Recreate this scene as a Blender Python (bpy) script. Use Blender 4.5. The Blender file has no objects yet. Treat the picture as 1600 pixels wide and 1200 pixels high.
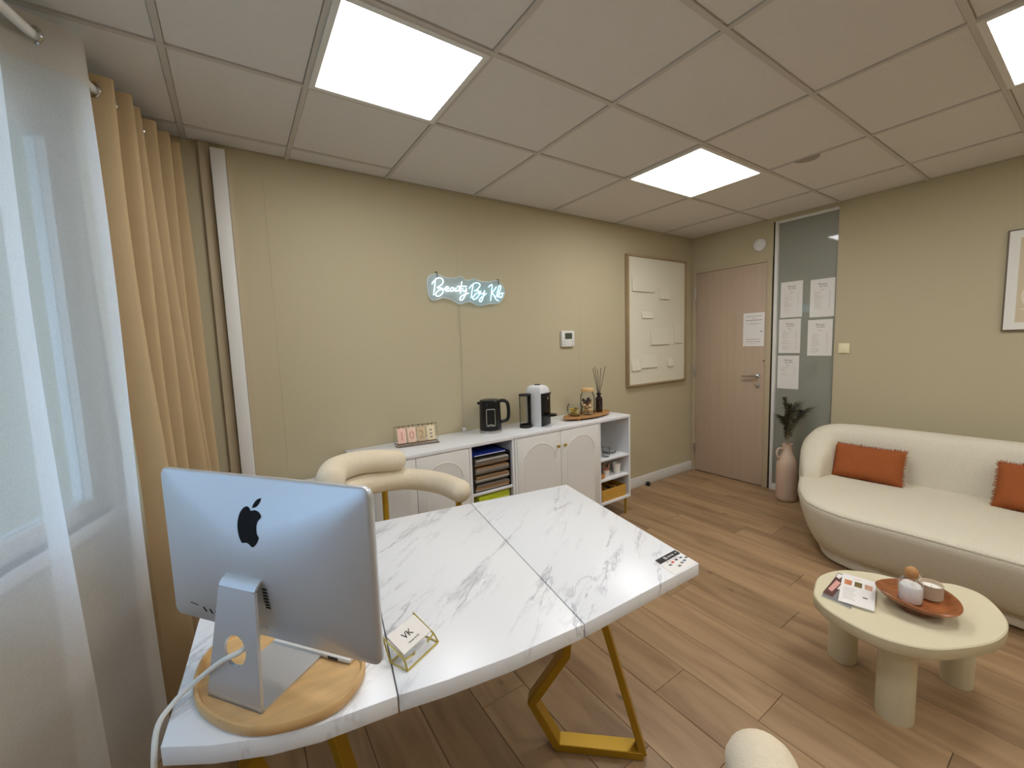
import bpy, bmesh, math, random
from mathutils import Vector, Matrix
random.seed(7)
S = bpy.context.scene
COL = S.collection
PI = math.pi

# ------------------------------------------------------------------ camera
cam = bpy.data.cameras.new('camera')
cam.sensor_width = 36.0
cam.lens = 36.0 * 639.5 / 1600.0
cam.clip_start = 0.02
cam_o = bpy.data.objects.new('camera', cam)
COL.objects.link(cam_o)
cam_o.matrix_world = (Matrix.Translation((-4.1299, -2.6128, 1.4512)) @ Matrix.Rotation(-0.5917, 4, 'Z')
                      @ Matrix.Rotation(1.4753, 4, 'X') @ Matrix.Rotation(-0.0344, 4, 'Z'))
S.camera = cam_o
# ------------------------------------------------------------------ world, exposure
W = bpy.data.worlds.new('sky')
S.world = W
W.use_nodes = True
bg = W.node_tree.nodes['Background']
bg.inputs[0].default_value = (0.42, 0.66, 1.0, 1)
bg.inputs[1].default_value = 4.5
S.view_settings.view_transform = 'Standard'
S.view_settings.look = 'None'
S.view_settings.gamma = 1.0
S.view_settings.use_curve_mapping = False
S.view_settings.exposure = 0.1
PANEL_POWER = 14.5


# ------------------------------------------------------------------ materials
def lin(c):
    return tuple(((v / 255) / 12.92 if v / 255 <= .04045 else ((v / 255 + .055) / 1.055) ** 2.4) for v in c) + (1.0,)


def M(name, col, rough=.55, metal=0.0, var=0.0, vs=6.0, bump=0.0, bs=120.0, coat=0.0, stretch=None, spec=.5, rand=0.0):
    m = bpy.data.materials.new(name)
    m.use_nodes = True
    nt = m.node_tree
    b = nt.nodes['Principled BSDF']
    c = lin(col)
    b.inputs['Base Color'].default_value = c
    b.inputs['Roughness'].default_value = rough
    b.inputs['Metallic'].default_value = metal
    b.inputs['Specular IOR Level'].default_value = spec
    b.inputs['Coat Weight'].default_value = coat
    b.inputs['Coat Roughness'].default_value = .04
    tc = nt.nodes.new('ShaderNodeTexCoord')
    mp = nt.nodes.new('ShaderNodeMapping')
    nt.links.new(tc.outputs['Object'], mp.inputs[0])
    if stretch:
        mp.inputs['Scale'].default_value = stretch
    if var or rand:
        n = nt.nodes.new('ShaderNodeTexNoise')
        n.inputs['Scale'].default_value = vs
        n.inputs['Detail'].default_value = 6
        nt.links.new(mp.outputs[0], n.inputs['Vector'])
        r = nt.nodes.new('ShaderNodeMapRange')
        r.inputs[1].default_value = .25
        r.inputs[2].default_value = .75
        r.inputs[3].default_value = 1 - var
        r.inputs[4].default_value = 1 + var
        nt.links.new(n.outputs['Fac'], r.inputs[0])
        mul = nt.nodes.new('ShaderNodeVectorMath')
        mul.operation = 'SCALE'
        mul.inputs[0].default_value = c[:3]
        if rand:
            oi = nt.nodes.new('ShaderNodeObjectInfo')
            rr = nt.nodes.new('ShaderNodeMapRange')
            rr.inputs[3].default_value = 1 - rand
            rr.inputs[4].default_value = 1 + rand
            nt.links.new(oi.outputs['Random'], rr.inputs[0])
            mm = nt.nodes.new('ShaderNodeMath')
            mm.operation = 'MULTIPLY'
            nt.links.new(r.outputs[0], mm.inputs[0])
            nt.links.new(rr.outputs[0], mm.inputs[1])
            nt.links.new(mm.outputs[0], mul.inputs['Scale'])
            ad = nt.nodes.new('ShaderNodeVectorMath')
            ad.operation = 'ADD'
            sc = nt.nodes.new('ShaderNodeVectorMath')
            sc.operation = 'SCALE'
            sc.inputs[0].default_value = (31, 17, 23)
            nt.links.new(oi.outputs['Random'], sc.inputs['Scale'])
            nt.links.new(mp.outputs[0], ad.inputs[0])
            nt.links.new(sc.outputs[0], ad.inputs[1])
            nt.links.new(ad.outputs[0], n.inputs['Vector'])
        else:
            nt.links.new(r.outputs[0], mul.inputs['Scale'])
        nt.links.new(mul.outputs[0], b.inputs['Base Color'])
    if bump:
        n2 = nt.nodes.new('ShaderNodeTexNoise')
        n2.inputs['Scale'].default_value = bs
        n2.inputs['Detail'].default_value = 3
        nt.links.new(mp.outputs[0], n2.inputs['Vector'])
        bp = nt.nodes.new('ShaderNodeBump')
        bp.inputs['Strength'].default_value = bump
        bp.inputs['Distance'].default_value = .004
        nt.links.new(n2.outputs['Fac'], bp.inputs['Height'])
        nt.links.new(bp.outputs[0], b.inputs['Normal'])
    return m


def emit(name, col, strength):
    m = bpy.data.materials.new(name)
    m.use_nodes = True
    b = m.node_tree.nodes['Principled BSDF']
    b.inputs['Base Color'].default_value = (.9, .9, .9, 1)
    b.inputs['Emission Color'].default_value = col + (1.0,)
    b.inputs['Emission Strength'].default_value = strength
    return m


def glass(name, tint=(251, 252, 252), fac=.1, rough=.02):
    """thin clear glass: mostly transparent, with a fresnel sheen"""
    m = bpy.data.materials.new(name)
    m.use_nodes = True
    nt = m.node_tree
    nt.nodes.remove(nt.nodes['Principled BSDF'])
    out = nt.nodes['Material Output']
    t = nt.nodes.new('ShaderNodeBsdfTransparent')
    t.inputs[0].default_value = lin(tint)
    g = nt.nodes.new('ShaderNodeBsdfGlossy')
    g.inputs['Roughness'].default_value = rough
    lw = nt.nodes.new('ShaderNodeLayerWeight')
    lw.inputs[0].default_value = fac
    mx = nt.nodes.new('ShaderNodeMixShader')
    nt.links.new(lw.outputs['Fresnel'], mx.inputs[0])
    nt.links.new(t.outputs[0], mx.inputs[1])
    nt.links.new(g.outputs[0], mx.inputs[2])
    nt.links.new(mx.outputs[0], out.inputs['Surface'])
    return m


def sheer_mat(name, col, alpha):
    m = bpy.data.materials.new(name)
    m.use_nodes = True
    nt = m.node_tree
    nt.nodes.remove(nt.nodes['Principled BSDF'])
    out = nt.nodes['Material Output']
    d = nt.nodes.new('ShaderNodeBsdfDiffuse')
    d.inputs[0].default_value = lin(col)
    t = nt.nodes.new('ShaderNodeBsdfTranslucent')
    t.inputs[0].default_value = lin(col)
    tr = nt.nodes.new('ShaderNodeBsdfTransparent')
    m1 = nt.nodes.new('ShaderNodeMixShader')
    m1.inputs[0].default_value = .5
    m2 = nt.nodes.new('ShaderNodeMixShader')
    tc = nt.nodes.new('ShaderNodeTexCoord')
    mp = nt.nodes.new('ShaderNodeMapping')
    mp.inputs['Scale'].default_value = (1, 1, .6)
    n = nt.nodes.new('ShaderNodeTexNoise')
    n.inputs['Scale'].default_value = 420
    n.inputs['Detail'].default_value = 4
    r = nt.nodes.new('ShaderNodeMapRange')
    r.inputs[1].default_value = .3
    r.inputs[2].default_value = .7
    r.inputs[3].default_value = alpha - .05
    r.inputs[4].default_value = alpha + .05
    nt.links.new(tc.outputs['Object'], mp.inputs[0])
    nt.links.new(mp.outputs[0], n.inputs['Vector'])
    nt.links.new(n.outputs['Fac'], r.inputs[0])
    nt.links.new(r.outputs[0], m2.inputs[0])
    nt.links.new(d.outputs[0], m1.inputs[1])
    nt.links.new(t.outputs[0], m1.inputs[2])
    nt.links.new(tr.outputs[0], m2.inputs[1])
    nt.links.new(m1.outputs[0], m2.inputs[2])
    nt.links.new(m2.outputs[0], out.inputs['Surface'])
    return m


VEIN = 35                      # direction of the veins, degrees from +x


def marble_mat():
    m = M('marble_laminate', (232, 233, 234), rough=.32)
    nt = m.node_tree
    b = nt.nodes['Principled BSDF']
    tc = nt.nodes.new('ShaderNodeTexCoord')
    mp = nt.nodes.new('ShaderNodeMapping')
    mp.inputs['Scale'].default_value = (.7, 3.6, 1)
    vr = nt.nodes.new('ShaderNodeVectorRotate')
    vr.rotation_type = 'Z_AXIS'
    vr.inputs['Angle'].default_value = math.radians(-VEIN)
    nt.links.new(tc.outputs['Object'], vr.inputs['Vector'])
    nt.links.new(vr.outputs[0], mp.inputs[0])
    prev = None
    for sc, wdt, lo, w in ((1.9, .018, .40, .55), (4.2, .030, .47, .38), (9.0, .03, .5, .16)):
        n = nt.nodes.new('ShaderNodeTexNoise')
        n.inputs['Scale'].default_value = sc
        n.inputs['Detail'].default_value = 7
        n.inputs['Roughness'].default_value = .62
        n.inputs['Distortion'].default_value = .35
        nt.links.new(mp.outputs[0], n.inputs['Vector'])
        s = nt.nodes.new('ShaderNodeMath')
        s.operation = 'SUBTRACT'
        nt.links.new(n.outputs['Fac'], s.inputs[0])
        s.inputs[1].default_value = .5
        a = nt.nodes.new('ShaderNodeMath')
        a.operation = 'ABSOLUTE'
        nt.links.new(s.outputs[0], a.inputs[0])
        r = nt.nodes.new('ShaderNodeMapRange')
        r.inputs[1].default_value = 0
        r.inputs[2].default_value = wdt
        r.inputs[3].default_value = w
        r.inputs[4].default_value = 0
        nt.links.new(a.outputs[0], r.inputs[0])
        # break the veins up
        n3 = nt.nodes.new('ShaderNodeTexNoise')
        n3.inputs['Scale'].default_value = 2.6
        nt.links.new(mp.outputs[0], n3.inputs['Vector'])
        r3 = nt.nodes.new('ShaderNodeMapRange')
        r3.inputs[1].default_value = lo + .06
        r3.inputs[2].default_value = lo + .2
        nt.links.new(n3.outputs['Fac'], r3.inputs[0])
        mu = nt.nodes.new('ShaderNodeMath')
        mu.operation = 'MULTIPLY'
        nt.links.new(r.outputs[0], mu.inputs[0])
        nt.links.new(r3.outputs[0], mu.inputs[1])
        if prev is None:
            prev = mu
        else:
            mx = nt.nodes.new('ShaderNodeMath')
            mx.operation = 'MAXIMUM'
            nt.links.new(prev.outputs[0], mx.inputs[0])
            nt.links.new(mu.outputs[0], mx.inputs[1])
            prev = mx
    mix = nt.nodes.new('ShaderNodeMixRGB')
    mix.inputs[1].default_value = lin((232, 233, 234))
    mix.inputs[2].default_value = lin((128, 126, 134))
    nt.links.new(prev.outputs[0], mix.inputs[0])
    nt.links.new(mix.outputs[0], b.inputs['Base Color'])
    return m


def oak_floor_mat():
    m = bpy.data.materials.new('oak_plank')
    m.use_nodes = True
    nt = m.node_tree
    b = nt.nodes['Principled BSDF']
    b.inputs['Roughness'].default_value = .42
    tc = nt.nodes.new('ShaderNodeTexCoord')
    oi = nt.nodes.new('ShaderNodeObjectInfo')
    sc = nt.nodes.new('ShaderNodeVectorMath')
    sc.operation = 'SCALE'
    sc.inputs[0].default_value = (13, 37, 5)
    nt.links.new(oi.outputs['Random'], sc.inputs['Scale'])
    ad = nt.nodes.new('ShaderNodeVectorMath')
    nt.links.new(tc.outputs['Object'], ad.inputs[0])
    nt.links.new(sc.outputs[0], ad.inputs[1])
    mp = nt.nodes.new('ShaderNodeMapping')
    mp.inputs['Scale'].default_value = (7, .9, 1)
    nt.links.new(ad.outputs[0], mp.inputs[0])
    n = nt.nodes.new('ShaderNodeTexNoise')
    n.inputs['Scale'].default_value = 1.7
    n.inputs['Detail'].default_value = 7
    n.inputs['Distortion'].default_value = .8
    nt.links.new(mp.outputs[0], n.inputs['Vector'])
    cr = nt.nodes.new('ShaderNodeValToRGB')
    e = cr.color_ramp.elements
    e[0].position, e[0].color = .25, lin((128, 98, 68))
    e[1].position, e[1].color = .78, lin((176, 146, 110))
    mid = cr.color_ramp.elements.new(.5)
    mid.color = lin((158, 128, 94))
    nt.links.new(n.outputs['Fac'], cr.inputs[0])
    # knots
    mp2 = nt.nodes.new('ShaderNodeMapping')
    mp2.inputs['Scale'].default_value = (1.6, .8, 1)
    nt.links.new(ad.outputs[0], mp2.inputs[0])
    v = nt.nodes.new('ShaderNodeTexVoronoi')
    v.inputs['Scale'].default_value = 2.6
    nt.links.new(mp2.outputs[0], v.inputs['Vector'])
    rk = nt.nodes.new('ShaderNodeMapRange')
    rk.inputs[1].default_value = .015
    rk.inputs[2].default_value = .06
    rk.inputs[3].default_value = .75
    rk.inputs[4].default_value = 0
    nt.links.new(v.outputs['Distance'], rk.inputs[0])
    mk = nt.nodes.new('ShaderNodeMixRGB')
    mk.inputs[2].default_value = lin((78, 56, 38))
    nt.links.new(rk.outputs[0], mk.inputs[0])
    nt.links.new(cr.outputs[0], mk.inputs[1])
    rr = nt.nodes.new('ShaderNodeMapRange')
    rr.inputs[3].default_value = .88
    rr.inputs[4].default_value = 1.1
    nt.links.new(oi.outputs['Random'], rr.inputs[0])
    mu = nt.nodes.new('ShaderNodeVectorMath')
    mu.operation = 'SCALE'
    nt.links.new(mk.outputs[0], mu.inputs[0])
    nt.links.new(rr.outputs[0], mu.inputs['Scale'])
    nt.links.new(mu.outputs[0], b.inputs['Base Color'])
    return m


WALL = M('beige_wallcovering', (186, 174, 143), rough=.8, bump=.08, bs=240)
CEIL = M('ceiling_tile_white', (218, 213, 207), rough=.9, bump=.25, bs=160, var=.02, vs=40)
TBAR = M('ceiling_grid_metal', (196, 189, 180), rough=.5)
WHITE = M('white_lacquer', (226, 226, 226), rough=.4)
WHITED = M('white_paint', (222, 220, 214), rough=.5)
GOLD = M('brushed_gold', (176, 138, 34), rough=.34, metal=.5, var=.06)
BRASS = M('pale_brass_wire', (214, 196, 110), rough=.22, metal=.85)
MARBLE = marble_mat()
OAK = oak_floor_mat()
ALU = M('bead_blasted_aluminium', (204, 206, 209), rough=.42, metal=.7)
BLACK = M('black_plastic', (8, 8, 9), rough=.28, coat=.1, spec=.4)
LOGO = M('logo_black', (5, 5, 6), rough=.6, spec=.15)
BLACKM = M('matte_black', (18, 18, 18), rough=.6)
DARKG = M('dark_gap', (30, 26, .017), rough=.9)
BOUCLE = M('cream_boucle', (222, 214, 192), rough=.95, var=.05, vs=120, bump=.9, bs=260, spec=.1)
CHAIRF = M('cream_teddy_fabric', (222, 208, 182), rough=.95, var=.03, vs=60, bump=.5, bs=320, spec=.1)
RUST = M('rust_linen', (156, 88, 50), rough=.95, var=.06, vs=70, bump=.4, bs=420, spec=.1)
CURT = M('tan_blackout_fabric', (186, 162, 124), rough=.85, var=.03, vs=12, spec=.2)
SHEER = sheer_mat('sheer_voile', (240, 239, 237), .66)
SHEERH = sheer_mat('sheer_voile_header', (214, 206, 196), .93)
CHROME = M('chrome', (205, 205, 205), rough=.12, metal=1)
STEEL = M('satin_steel', (190, 188, 182), rough=.3, metal=.9)
DOORW = M('taupe_wood_laminate', (184, 162, 138), rough=.5, var=.05, vs=3, stretch=(1, 9, .5))
JAMB = M('beige_painted_frame', (184, 168, 138), rough=.55)
OLIVE = M('olive_wood', (212, 172, 116), rough=.45, var=.16, vs=5, stretch=(1.5, 7, 1))
BAMBOO = M('acacia_tray', (176, 128, 72), rough=.45, var=.18, vs=8, stretch=(2, 9, 2))
REDWOOD = M('red_acacia', (150, 88, 46), rough=.32, var=.4, vs=14, stretch=(1, 4, 2), coat=.25)
PAPER = M('white_paper', (232, 228, 222), rough=.7)
LAMIN = M('laminated_white_paper', (226, 222, 214), rough=.6, coat=.8)
INK = M('grey_ink', (120, 116, 110), rough=.8)
INKL = M('pale_grey_ink', (186, 180, 172), rough=.8)
INKD = M('dark_ink', (52, 50, 48), rough=.8)
PINKP = M('pale_pink_card', (232, 190, 170), rough=.8)
PEACH = M('peach_card', (228, 196, 172), rough=.8)
TANP = M('tan_card', (198, 174, 138), rough=.8)
CREAMP = M('cream_card', (226, 208, 170), rough=.8)
COPPER = M('bronze_wire', (110, 88, 68), rough=.35, metal=.7)
TABLE = M('cream_matte_lacquer', (214, 204, 172), rough=.55)
CERAM = M('blush_ceramic', (206, 180, 156), rough=.75, var=.03)
STONEW = M('ribbed_sand_ceramic', (196, 178, 152), rough=.7, var=.05, vs=40)
WAX = M('white_wax', (244, 240, 230), rough=.5)
SALT = M('bath_salt', (244, 240, 236), rough=.9, var=.06, vs=150)
CORK = M('cork_ball', (186, 136, 86), rough=.8, var=.12, vs=60)
GLASS = glass('clear_glass')
SMOKE = glass('smoky_clear_tank', (232, 231, 228), .12)
PANE = glass('window_glass', (245, 248, 250), .1)
FILM = M('grey_frosted_glass', (138, 139, 126), rough=.5, coat=1.0)
FEATH = M('peacock_barbs', (72, 66, 44), rough=.6, var=.3, vs=30)
FEATHB = M('peacock_eye_blue', (16, 38, 52), rough=.4)
STEMM = M('feather_stem', (150, 128, 88), rough=.6)
YELLOW = M('yellow_card_box', (198, 150, 62), rough=.6, var=.04)
LIME = M('lime_plastic_folder', (176, 186, 40), rough=.3)
BLUE = M('blue_plastic_folder', (36, 60, 150), rough=.3)
MAROON = M('maroon_folder', (100, 34, 44), rough=.5)
AMBER = M('dark_amber_bottle', (28, 14, 18), rough=.12, coat=.5)
LCD = M('grey_lcd', (72, 78, 62), rough=.2)
LIGHTP = emit('led_panel_diffuser', (.975, .98, 1.0), PANEL_POWER)
NEONW = emit('neon_white', (.80, .95, 1.0), 3.2)
NEONB = emit('neon_ice_blue', (.42, .86, 1.0), 2.6)
ACRYL = sheer_mat('acrylic_backing', (206, 226, 236), .42)
GREEN = M('foliage', (70, 92, 50), rough=.7, var=.4, vs=9)
BARK = M('bark', (92, 74, 58), rough=.9)
LAWN = M('lawn', (104, 116, 84), rough=.9, var=.2)
RENDERW = M('outside_render', (170, 178, 186), rough=.9)


# ------------------------------------------------------------------ mesh helpers
class MB:
    def __init__(self):
        self.v, self.f = [], []

    def add(self, v, f):
        o = len(self.v)
        self.v += [tuple(x) for x in v]
        self.f += [tuple(i + o for i in q) for q in f]
        return self

    def box(self, x0, x1, y0, y1, z0, z1, T=None):
        v = [(x, y, z) for z in (z0, z1) for y in (y0, y1) for x in (x0, x1)]
        if T is not None:
            v = [T @ Vector(q) for q in v]
        return self.add(v, [(0, 2, 3, 1), (4, 5, 7, 6), (0, 1, 5, 4), (2, 6, 7, 3), (0, 4, 6, 2), (1, 3, 7, 5)])

    def prism(self, pts, z0, z1, T=None):
        """pts: outline (x,y), counter-clockwise; extruded from z0 to z1"""
        n = len(pts)
        v = [(x, y, z0) for x, y in pts] + [(x, y, z1) for x, y in pts]
        if T is not None:
            v = [T @ Vector(q) for q in v]
        f = [tuple(range(n - 1, -1, -1)), tuple(range(n, 2 * n))]
        f += [(i, (i + 1) % n, n + (i + 1) % n, n + i) for i in range(n)]
        return self.add(v, f)

    def loft(self, rings, cap0=True, cap1=True, closed=True):
        n = len(rings[0])
        v = [q for r in rings for q in r]
        f = []
        for k in range(len(rings) - 1):
            for i in range(n if closed else n - 1):
                j = (i + 1) % n
                f.append((k * n + i, k * n + j, (k + 1) * n + j, (k + 1) * n + i))
        if cap0:
            f.append(tuple(range(n - 1, -1, -1)))
        if cap1:
            f.append(tuple(range((len(rings) - 1) * n, len(rings) * n)))
        return self.add(v, f)

    def lathe(self, prof, c=(0, 0, 0), n=32, sx=1, sy=1, cap0=True, cap1=True, a0=0, T=None):
        rings = []
        for r, z in prof:
            ring = []
            for i in range(n):
                a = a0 + 2 * PI * i / n
                q = Vector((c[0] + r * sx * math.cos(a), c[1] + r * sy * math.sin(a), c[2] + z))
                ring.append(T @ q if T is not None else q)
            rings.append(ring)
        return self.loft(rings, cap0, cap1)

    def tube(self, pts, r, n=8, closed=False, caps=True):
        P = [Vector(q) for q in pts]
        N = len(P)
        rr = r if isinstance(r, (list, tuple)) else [r] * N
        rings = []
        up = None
        for i in range(N):
            if closed:
                t = P[(i + 1) % N] - P[i - 1]
            else:
                t = P[min(i + 1, N - 1)] - P[max(i - 1, 0)]
            if t.length < 1e-9:
                t = Vector((0, 0, 1))
            t.normalize()
            if up is None:
                a = Vector((0, 0, 1)) if abs(t.z) < .9 else Vector((1, 0, 0))
                up = (a - t * a.dot(t)).normalized()
            else:
                up = up - t * up.dot(t)
                up = up.normalized() if up.length > 1e-6 else t.orthogonal().normalized()
            s = t.cross(up)
            rings.append([P[i] + (up * math.cos(2 * PI * k / n) + s * math.sin(2 * PI * k / n)) * rr[i] for k in range(n)])
        if closed:
            rings.append(rings[0])
            return self.loft(rings, False, False)
        return self.loft(rings, caps, caps)

    def bar(self, pts, w, h, side):
        """rectangular bar through pts; w in the plane of the path, h along SIDE"""
        P = [Vector(q) for q in pts]
        side = Vector(side).normalized()
        rings = []
        for i in range(len(P)):
            a = (P[i] - P[i - 1]).normalized() if i else None
            b = (P[i + 1] - P[i]).normalized() if i < len(P) - 1 else None
            t = ((a or b) + (b or a)).normalized()
            u = t.cross(side).normalized()
            k = 1.0
            if a is not None and b is not None:
                k = 1 / max(.35, t.dot(a))
            u *= w / 2 * k
            s = side * h / 2
            rings.append([P[i] + u + s, P[i] - u + s, P[i] - u - s, P[i] + u - s])
        return self.loft(rings)

    def build(self, name, mat, parent=None, smooth=False, bevel=0.0, seg=2, loc=None, angle=35):
        me = bpy.data.meshes.new(name)
        me.from_pydata([tuple(q) for q in self.v], [], self.f)
        bm = bmesh.new()
        bm.from_mesh(me)
        bmesh.ops.recalc_face_normals(bm, faces=bm.faces)
        if bevel:
            ed = [e for e in bm.edges if len(e.link_faces) == 2 and e.calc_face_angle(0) > math.radians(30)]
            bmesh.ops.bevel(bm, geom=ed, offset=bevel, segments=seg, affect='EDGES', profile=.5, clamp_overlap=True)
        if smooth or bevel:
            for f in bm.faces:
                f.smooth = True
            for e in bm.edges:
                if len(e.link_faces) == 2 and e.calc_face_angle(0) > math.radians(angle):
                    e.smooth = False
        bm.to_mesh(me)
        bm.free()
        me.materials.append(mat)
        o = bpy.data.objects.new(name, me)
        COL.objects.link(o)
        if parent is not None:
            o.parent = parent
        if loc is not None:
            o.location = loc
        return o


def tag(o, label, cat, group=None):
    o['label'] = label
    o['category'] = cat
    if group:
        o['group'] = group
    return o


def thing(name, label, cat, loc=(0, 0, 0), rz=0.0, group=None):
    o = bpy.data.objects.new(name, None)
    o.empty_display_size = .05
    COL.objects.link(o)
    o.location = loc
    o.rotation_euler = (0, 0, rz)
    return tag(o, label, cat, group)


def struct(o):
    o['kind'] = 'structure'
    return o


def copy_tree(root, loc, rz, label=None):
    r = root.copy()
    COL.objects.link(r)
    r.location = loc
    r.rotation_euler = (0, 0, rz)
    if label:
        r['label'] = label
    for ch in list(root.children):
        c = ch.copy()
        COL.objects.link(c)
        c.parent = r
        for g in ch.children:
            d = g.copy()
            COL.objects.link(d)
            d.parent = c
    return r


def spline(pts, n=8, closed=False):
    P = [Vector(q) for q in pts]
    N = len(P)
    out = []
    for i in range(N if closed else N - 1):
        if closed:
            a, b, c, d = P[i - 1], P[i], P[(i + 1) % N], P[(i + 2) % N]
        else:
            a, b, c, d = P[max(i - 1, 0)], P[i], P[i + 1], P[min(i + 2, N - 1)]
        for k in range(n):
            t = k / n
            out.append(.5 * ((2 * b) + (c - a) * t + (2 * a - 5 * b + 4 * c - d) * t * t + (3 * b - a - 3 * c + d) * t ** 3))
    if not closed:
        out.append(P[-1])
    return out


def text_part(s, size, mat, parent, T, name='lettering', depth=.0004, bold=0.0, align='CENTER'):
    cu = bpy.data.curves.new('t', 'FONT')
    cu.body = s
    cu.size = size
    cu.align_x = align
    cu.align_y = 'CENTER'
    cu.extrude = depth
    cu.offset = bold
    cu.resolution_u = 2
    to = bpy.data.objects.new('t', cu)
    COL.objects.link(to)
    dg = bpy.context.evaluated_depsgraph_get()
    me = bpy.data.meshes.new_from_object(to.evaluated_get(dg))
    bpy.data.objects.remove(to)
    bpy.data.curves.remove(cu)
    me.transform(T)
    me.materials.clear()
    me.materials.append(mat)
    me.name = name
    o = bpy.data.objects.new(name, me)
    COL.objects.link(o)
    o.parent = parent
    return o


# frame on the door wall (x = 0), seen from inside the room: u runs along -y, v up, outwards = -x
def TW(y, z, off=0.0):
    return Matrix(((0, 0, -1, -off), (-1, 0, 0, y), (0, 1, 0, z), (0, 0, 0, 1)))


# frame on the sign wall (y = 0): u runs along +x, v up, outwards = -y
def TB(x, z, off=0.0):
    return Matrix(((1, 0, 0, x), (0, 0, -1, -off), (0, 1, 0, z), (0, 0, 0, 1)))


H = 2.5
SL = .29                       # the window wall is slightly slanted
YF = -4.4                      # front wall, behind the camera


def XL(y):                     # inner face of the window wall
    return -4.45 + SL * y


# ================================================================== THE SETTING
# floor with planks
fl = struct(MB().box(-5.9, .12, YF - .1, .12, -.12, -.012).build('floor', DARKG))
plank_me = {}
x = -5.56
row = 0
xs0 = -2.395 - .205 * 17
k = 0
while xs0 + .205 * k < .02:
    xa, xb = xs0 + .205 * k, xs0 + .205 * (k + 1)
    xb = min(xb, .02)
    ys = .02 + [0, .62, .25, .93, .44, 1.1][k % 6] + .18 * ((k * 7) % 3)
    while ys > YF:
        ya, yb = max(ys - 1.285, YF - .02), min(ys, .02)
        if yb - ya > .03:
            key = (round(xb - xa, 3), round(yb - ya, 3))
            if key not in plank_me:
                w, l = key
                o = MB().box(-w / 2 + .0009, w / 2 - .0009, -l / 2 + .0009, l / 2 - .0009, -.012, 0).build('plank', OAK, fl, bevel=.0012, seg=1)
                plank_me[key] = o.data
            else:
                o = bpy.data.objects.new('plank', plank_me[key])
                COL.objects.link(o)
                o.parent = fl
            o.location = ((xa + xb) / 2, (ya + yb) / 2, 0)
        ys -= 1.285
    k += 1

# ceiling: slab, metal grid, tiles
ce = struct(MB().box(-5.9, .12, YF - .1, .12, H + .03, H + .12).build('ceiling', TBAR))
QX = [-5.9, -5.25, -4.70, -4.2515, -3.8086, -3.264, -2.6445, -1.9345, -1.2083, -.5025, .0]
PY = [0.0, -.7378, -1.2805, -1.7908, -2.2616, -2.75, -3.3, -3.85, YF]
LIGHT_CELLS = {(4, 1), (7, 1), (7, 4), (4, 4), (4, 7), (7, 7)}  # the rearmost pair is added out of view as extra light
tile_me = {}


def tile(x0, x1, y0, y1):
    g = .0105
    MBx = MB().box(-(x1 - x0) / 2 + g, (x1 - x0) / 2 - g, -(y0 - y1) / 2 + g, (y0 - y1) / 2 - g, 0, .012)
    key = (round(x1 - x0, 4), round(y0 - y1, 4))
    if key in tile_me:
        o = bpy.data.objects.new('ceiling_tile', tile_me[key])
        COL.objects.link(o)
        o.parent = ce
    else:
        o = MBx.build('ceiling_tile', CEIL, ce, bevel=.003, seg=1)
        tile_me[key] = o.data
    o.location = ((x0 + x1) / 2, (y0 + y1) / 2, H + .004)
    return o


for i in range(len(QX) - 1):
    for j in range(len(PY) - 1):
        if (i, j) in LIGHT_CELLS:
            continue
        if j == 0 and i < 5:
            tile(QX[i], QX[i + 1], -.15, PY[1])
            tile(QX[i], QX[i + 1], 0, -.15)
        else:
            tile(QX[i], QX[i + 1], PY[j], PY[j + 1])
for i, q in enumerate(QX[1:-1]):
    MB().box(q - .010, q + .010, YF, 0, H - .001, H + .03).build('grid_bar', TBAR, ce)
for j, q in enumerate(PY[1:-1]):
    MB().box(-5.9, 0, q - .010, q + .010, H - .0015, H + .03).build('grid_bar', TBAR, ce)
MB().box(-5.9, QX[5], -.16, -.14, H + .001, H + .03).build('grid_bar', TBAR, ce)
st = MB()
st.prism([(-1.215 + .075 * math.cos(a), -1.50 + .066 * math.sin(a)) for a in [-PI / 2 + PI * t / 10 for t in range(11)]][::1], H - .003, H + .004)
st.build('half_round_mark', M('grey_ceiling_mark', (158, 150, 138), rough=.8), ce)['label'] = 'grey half-round mark on the ceiling tile'

# walls
wb = struct(MB().box(-6.0, .12, .004, .12, 0, H + .05).build('wall_back', WALL))
edges = [-5.9, -4.16, -3.93, -2.80, -1.66, -.52, -.0005]
for a, b in zip(edges[:-1], edges[1:]):
    MB().box(a + .0003, b - .0003, 0, .0045, 0, H + .01).build('wall_panel', WALL, wb)
# door wall with openings for door and glass panel
wr = MB()
wr.box(.0, .12, -.03, .05, 0, H + .05)
wr.box(.0, .12, -.80, -.03, 2.15, H + .05)
wr.box(.0, .12, YF - .1, -1.292, 0, H + .05)
wr.box(.0, .12, -1.292, -.80, 2.47, H + .05)
struct(wr.build('wall_right', WALL))
struct(MB().box(-6.0, .12, YF - .12, YF, 0, H + .05).build('wall_front', WALL))


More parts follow.
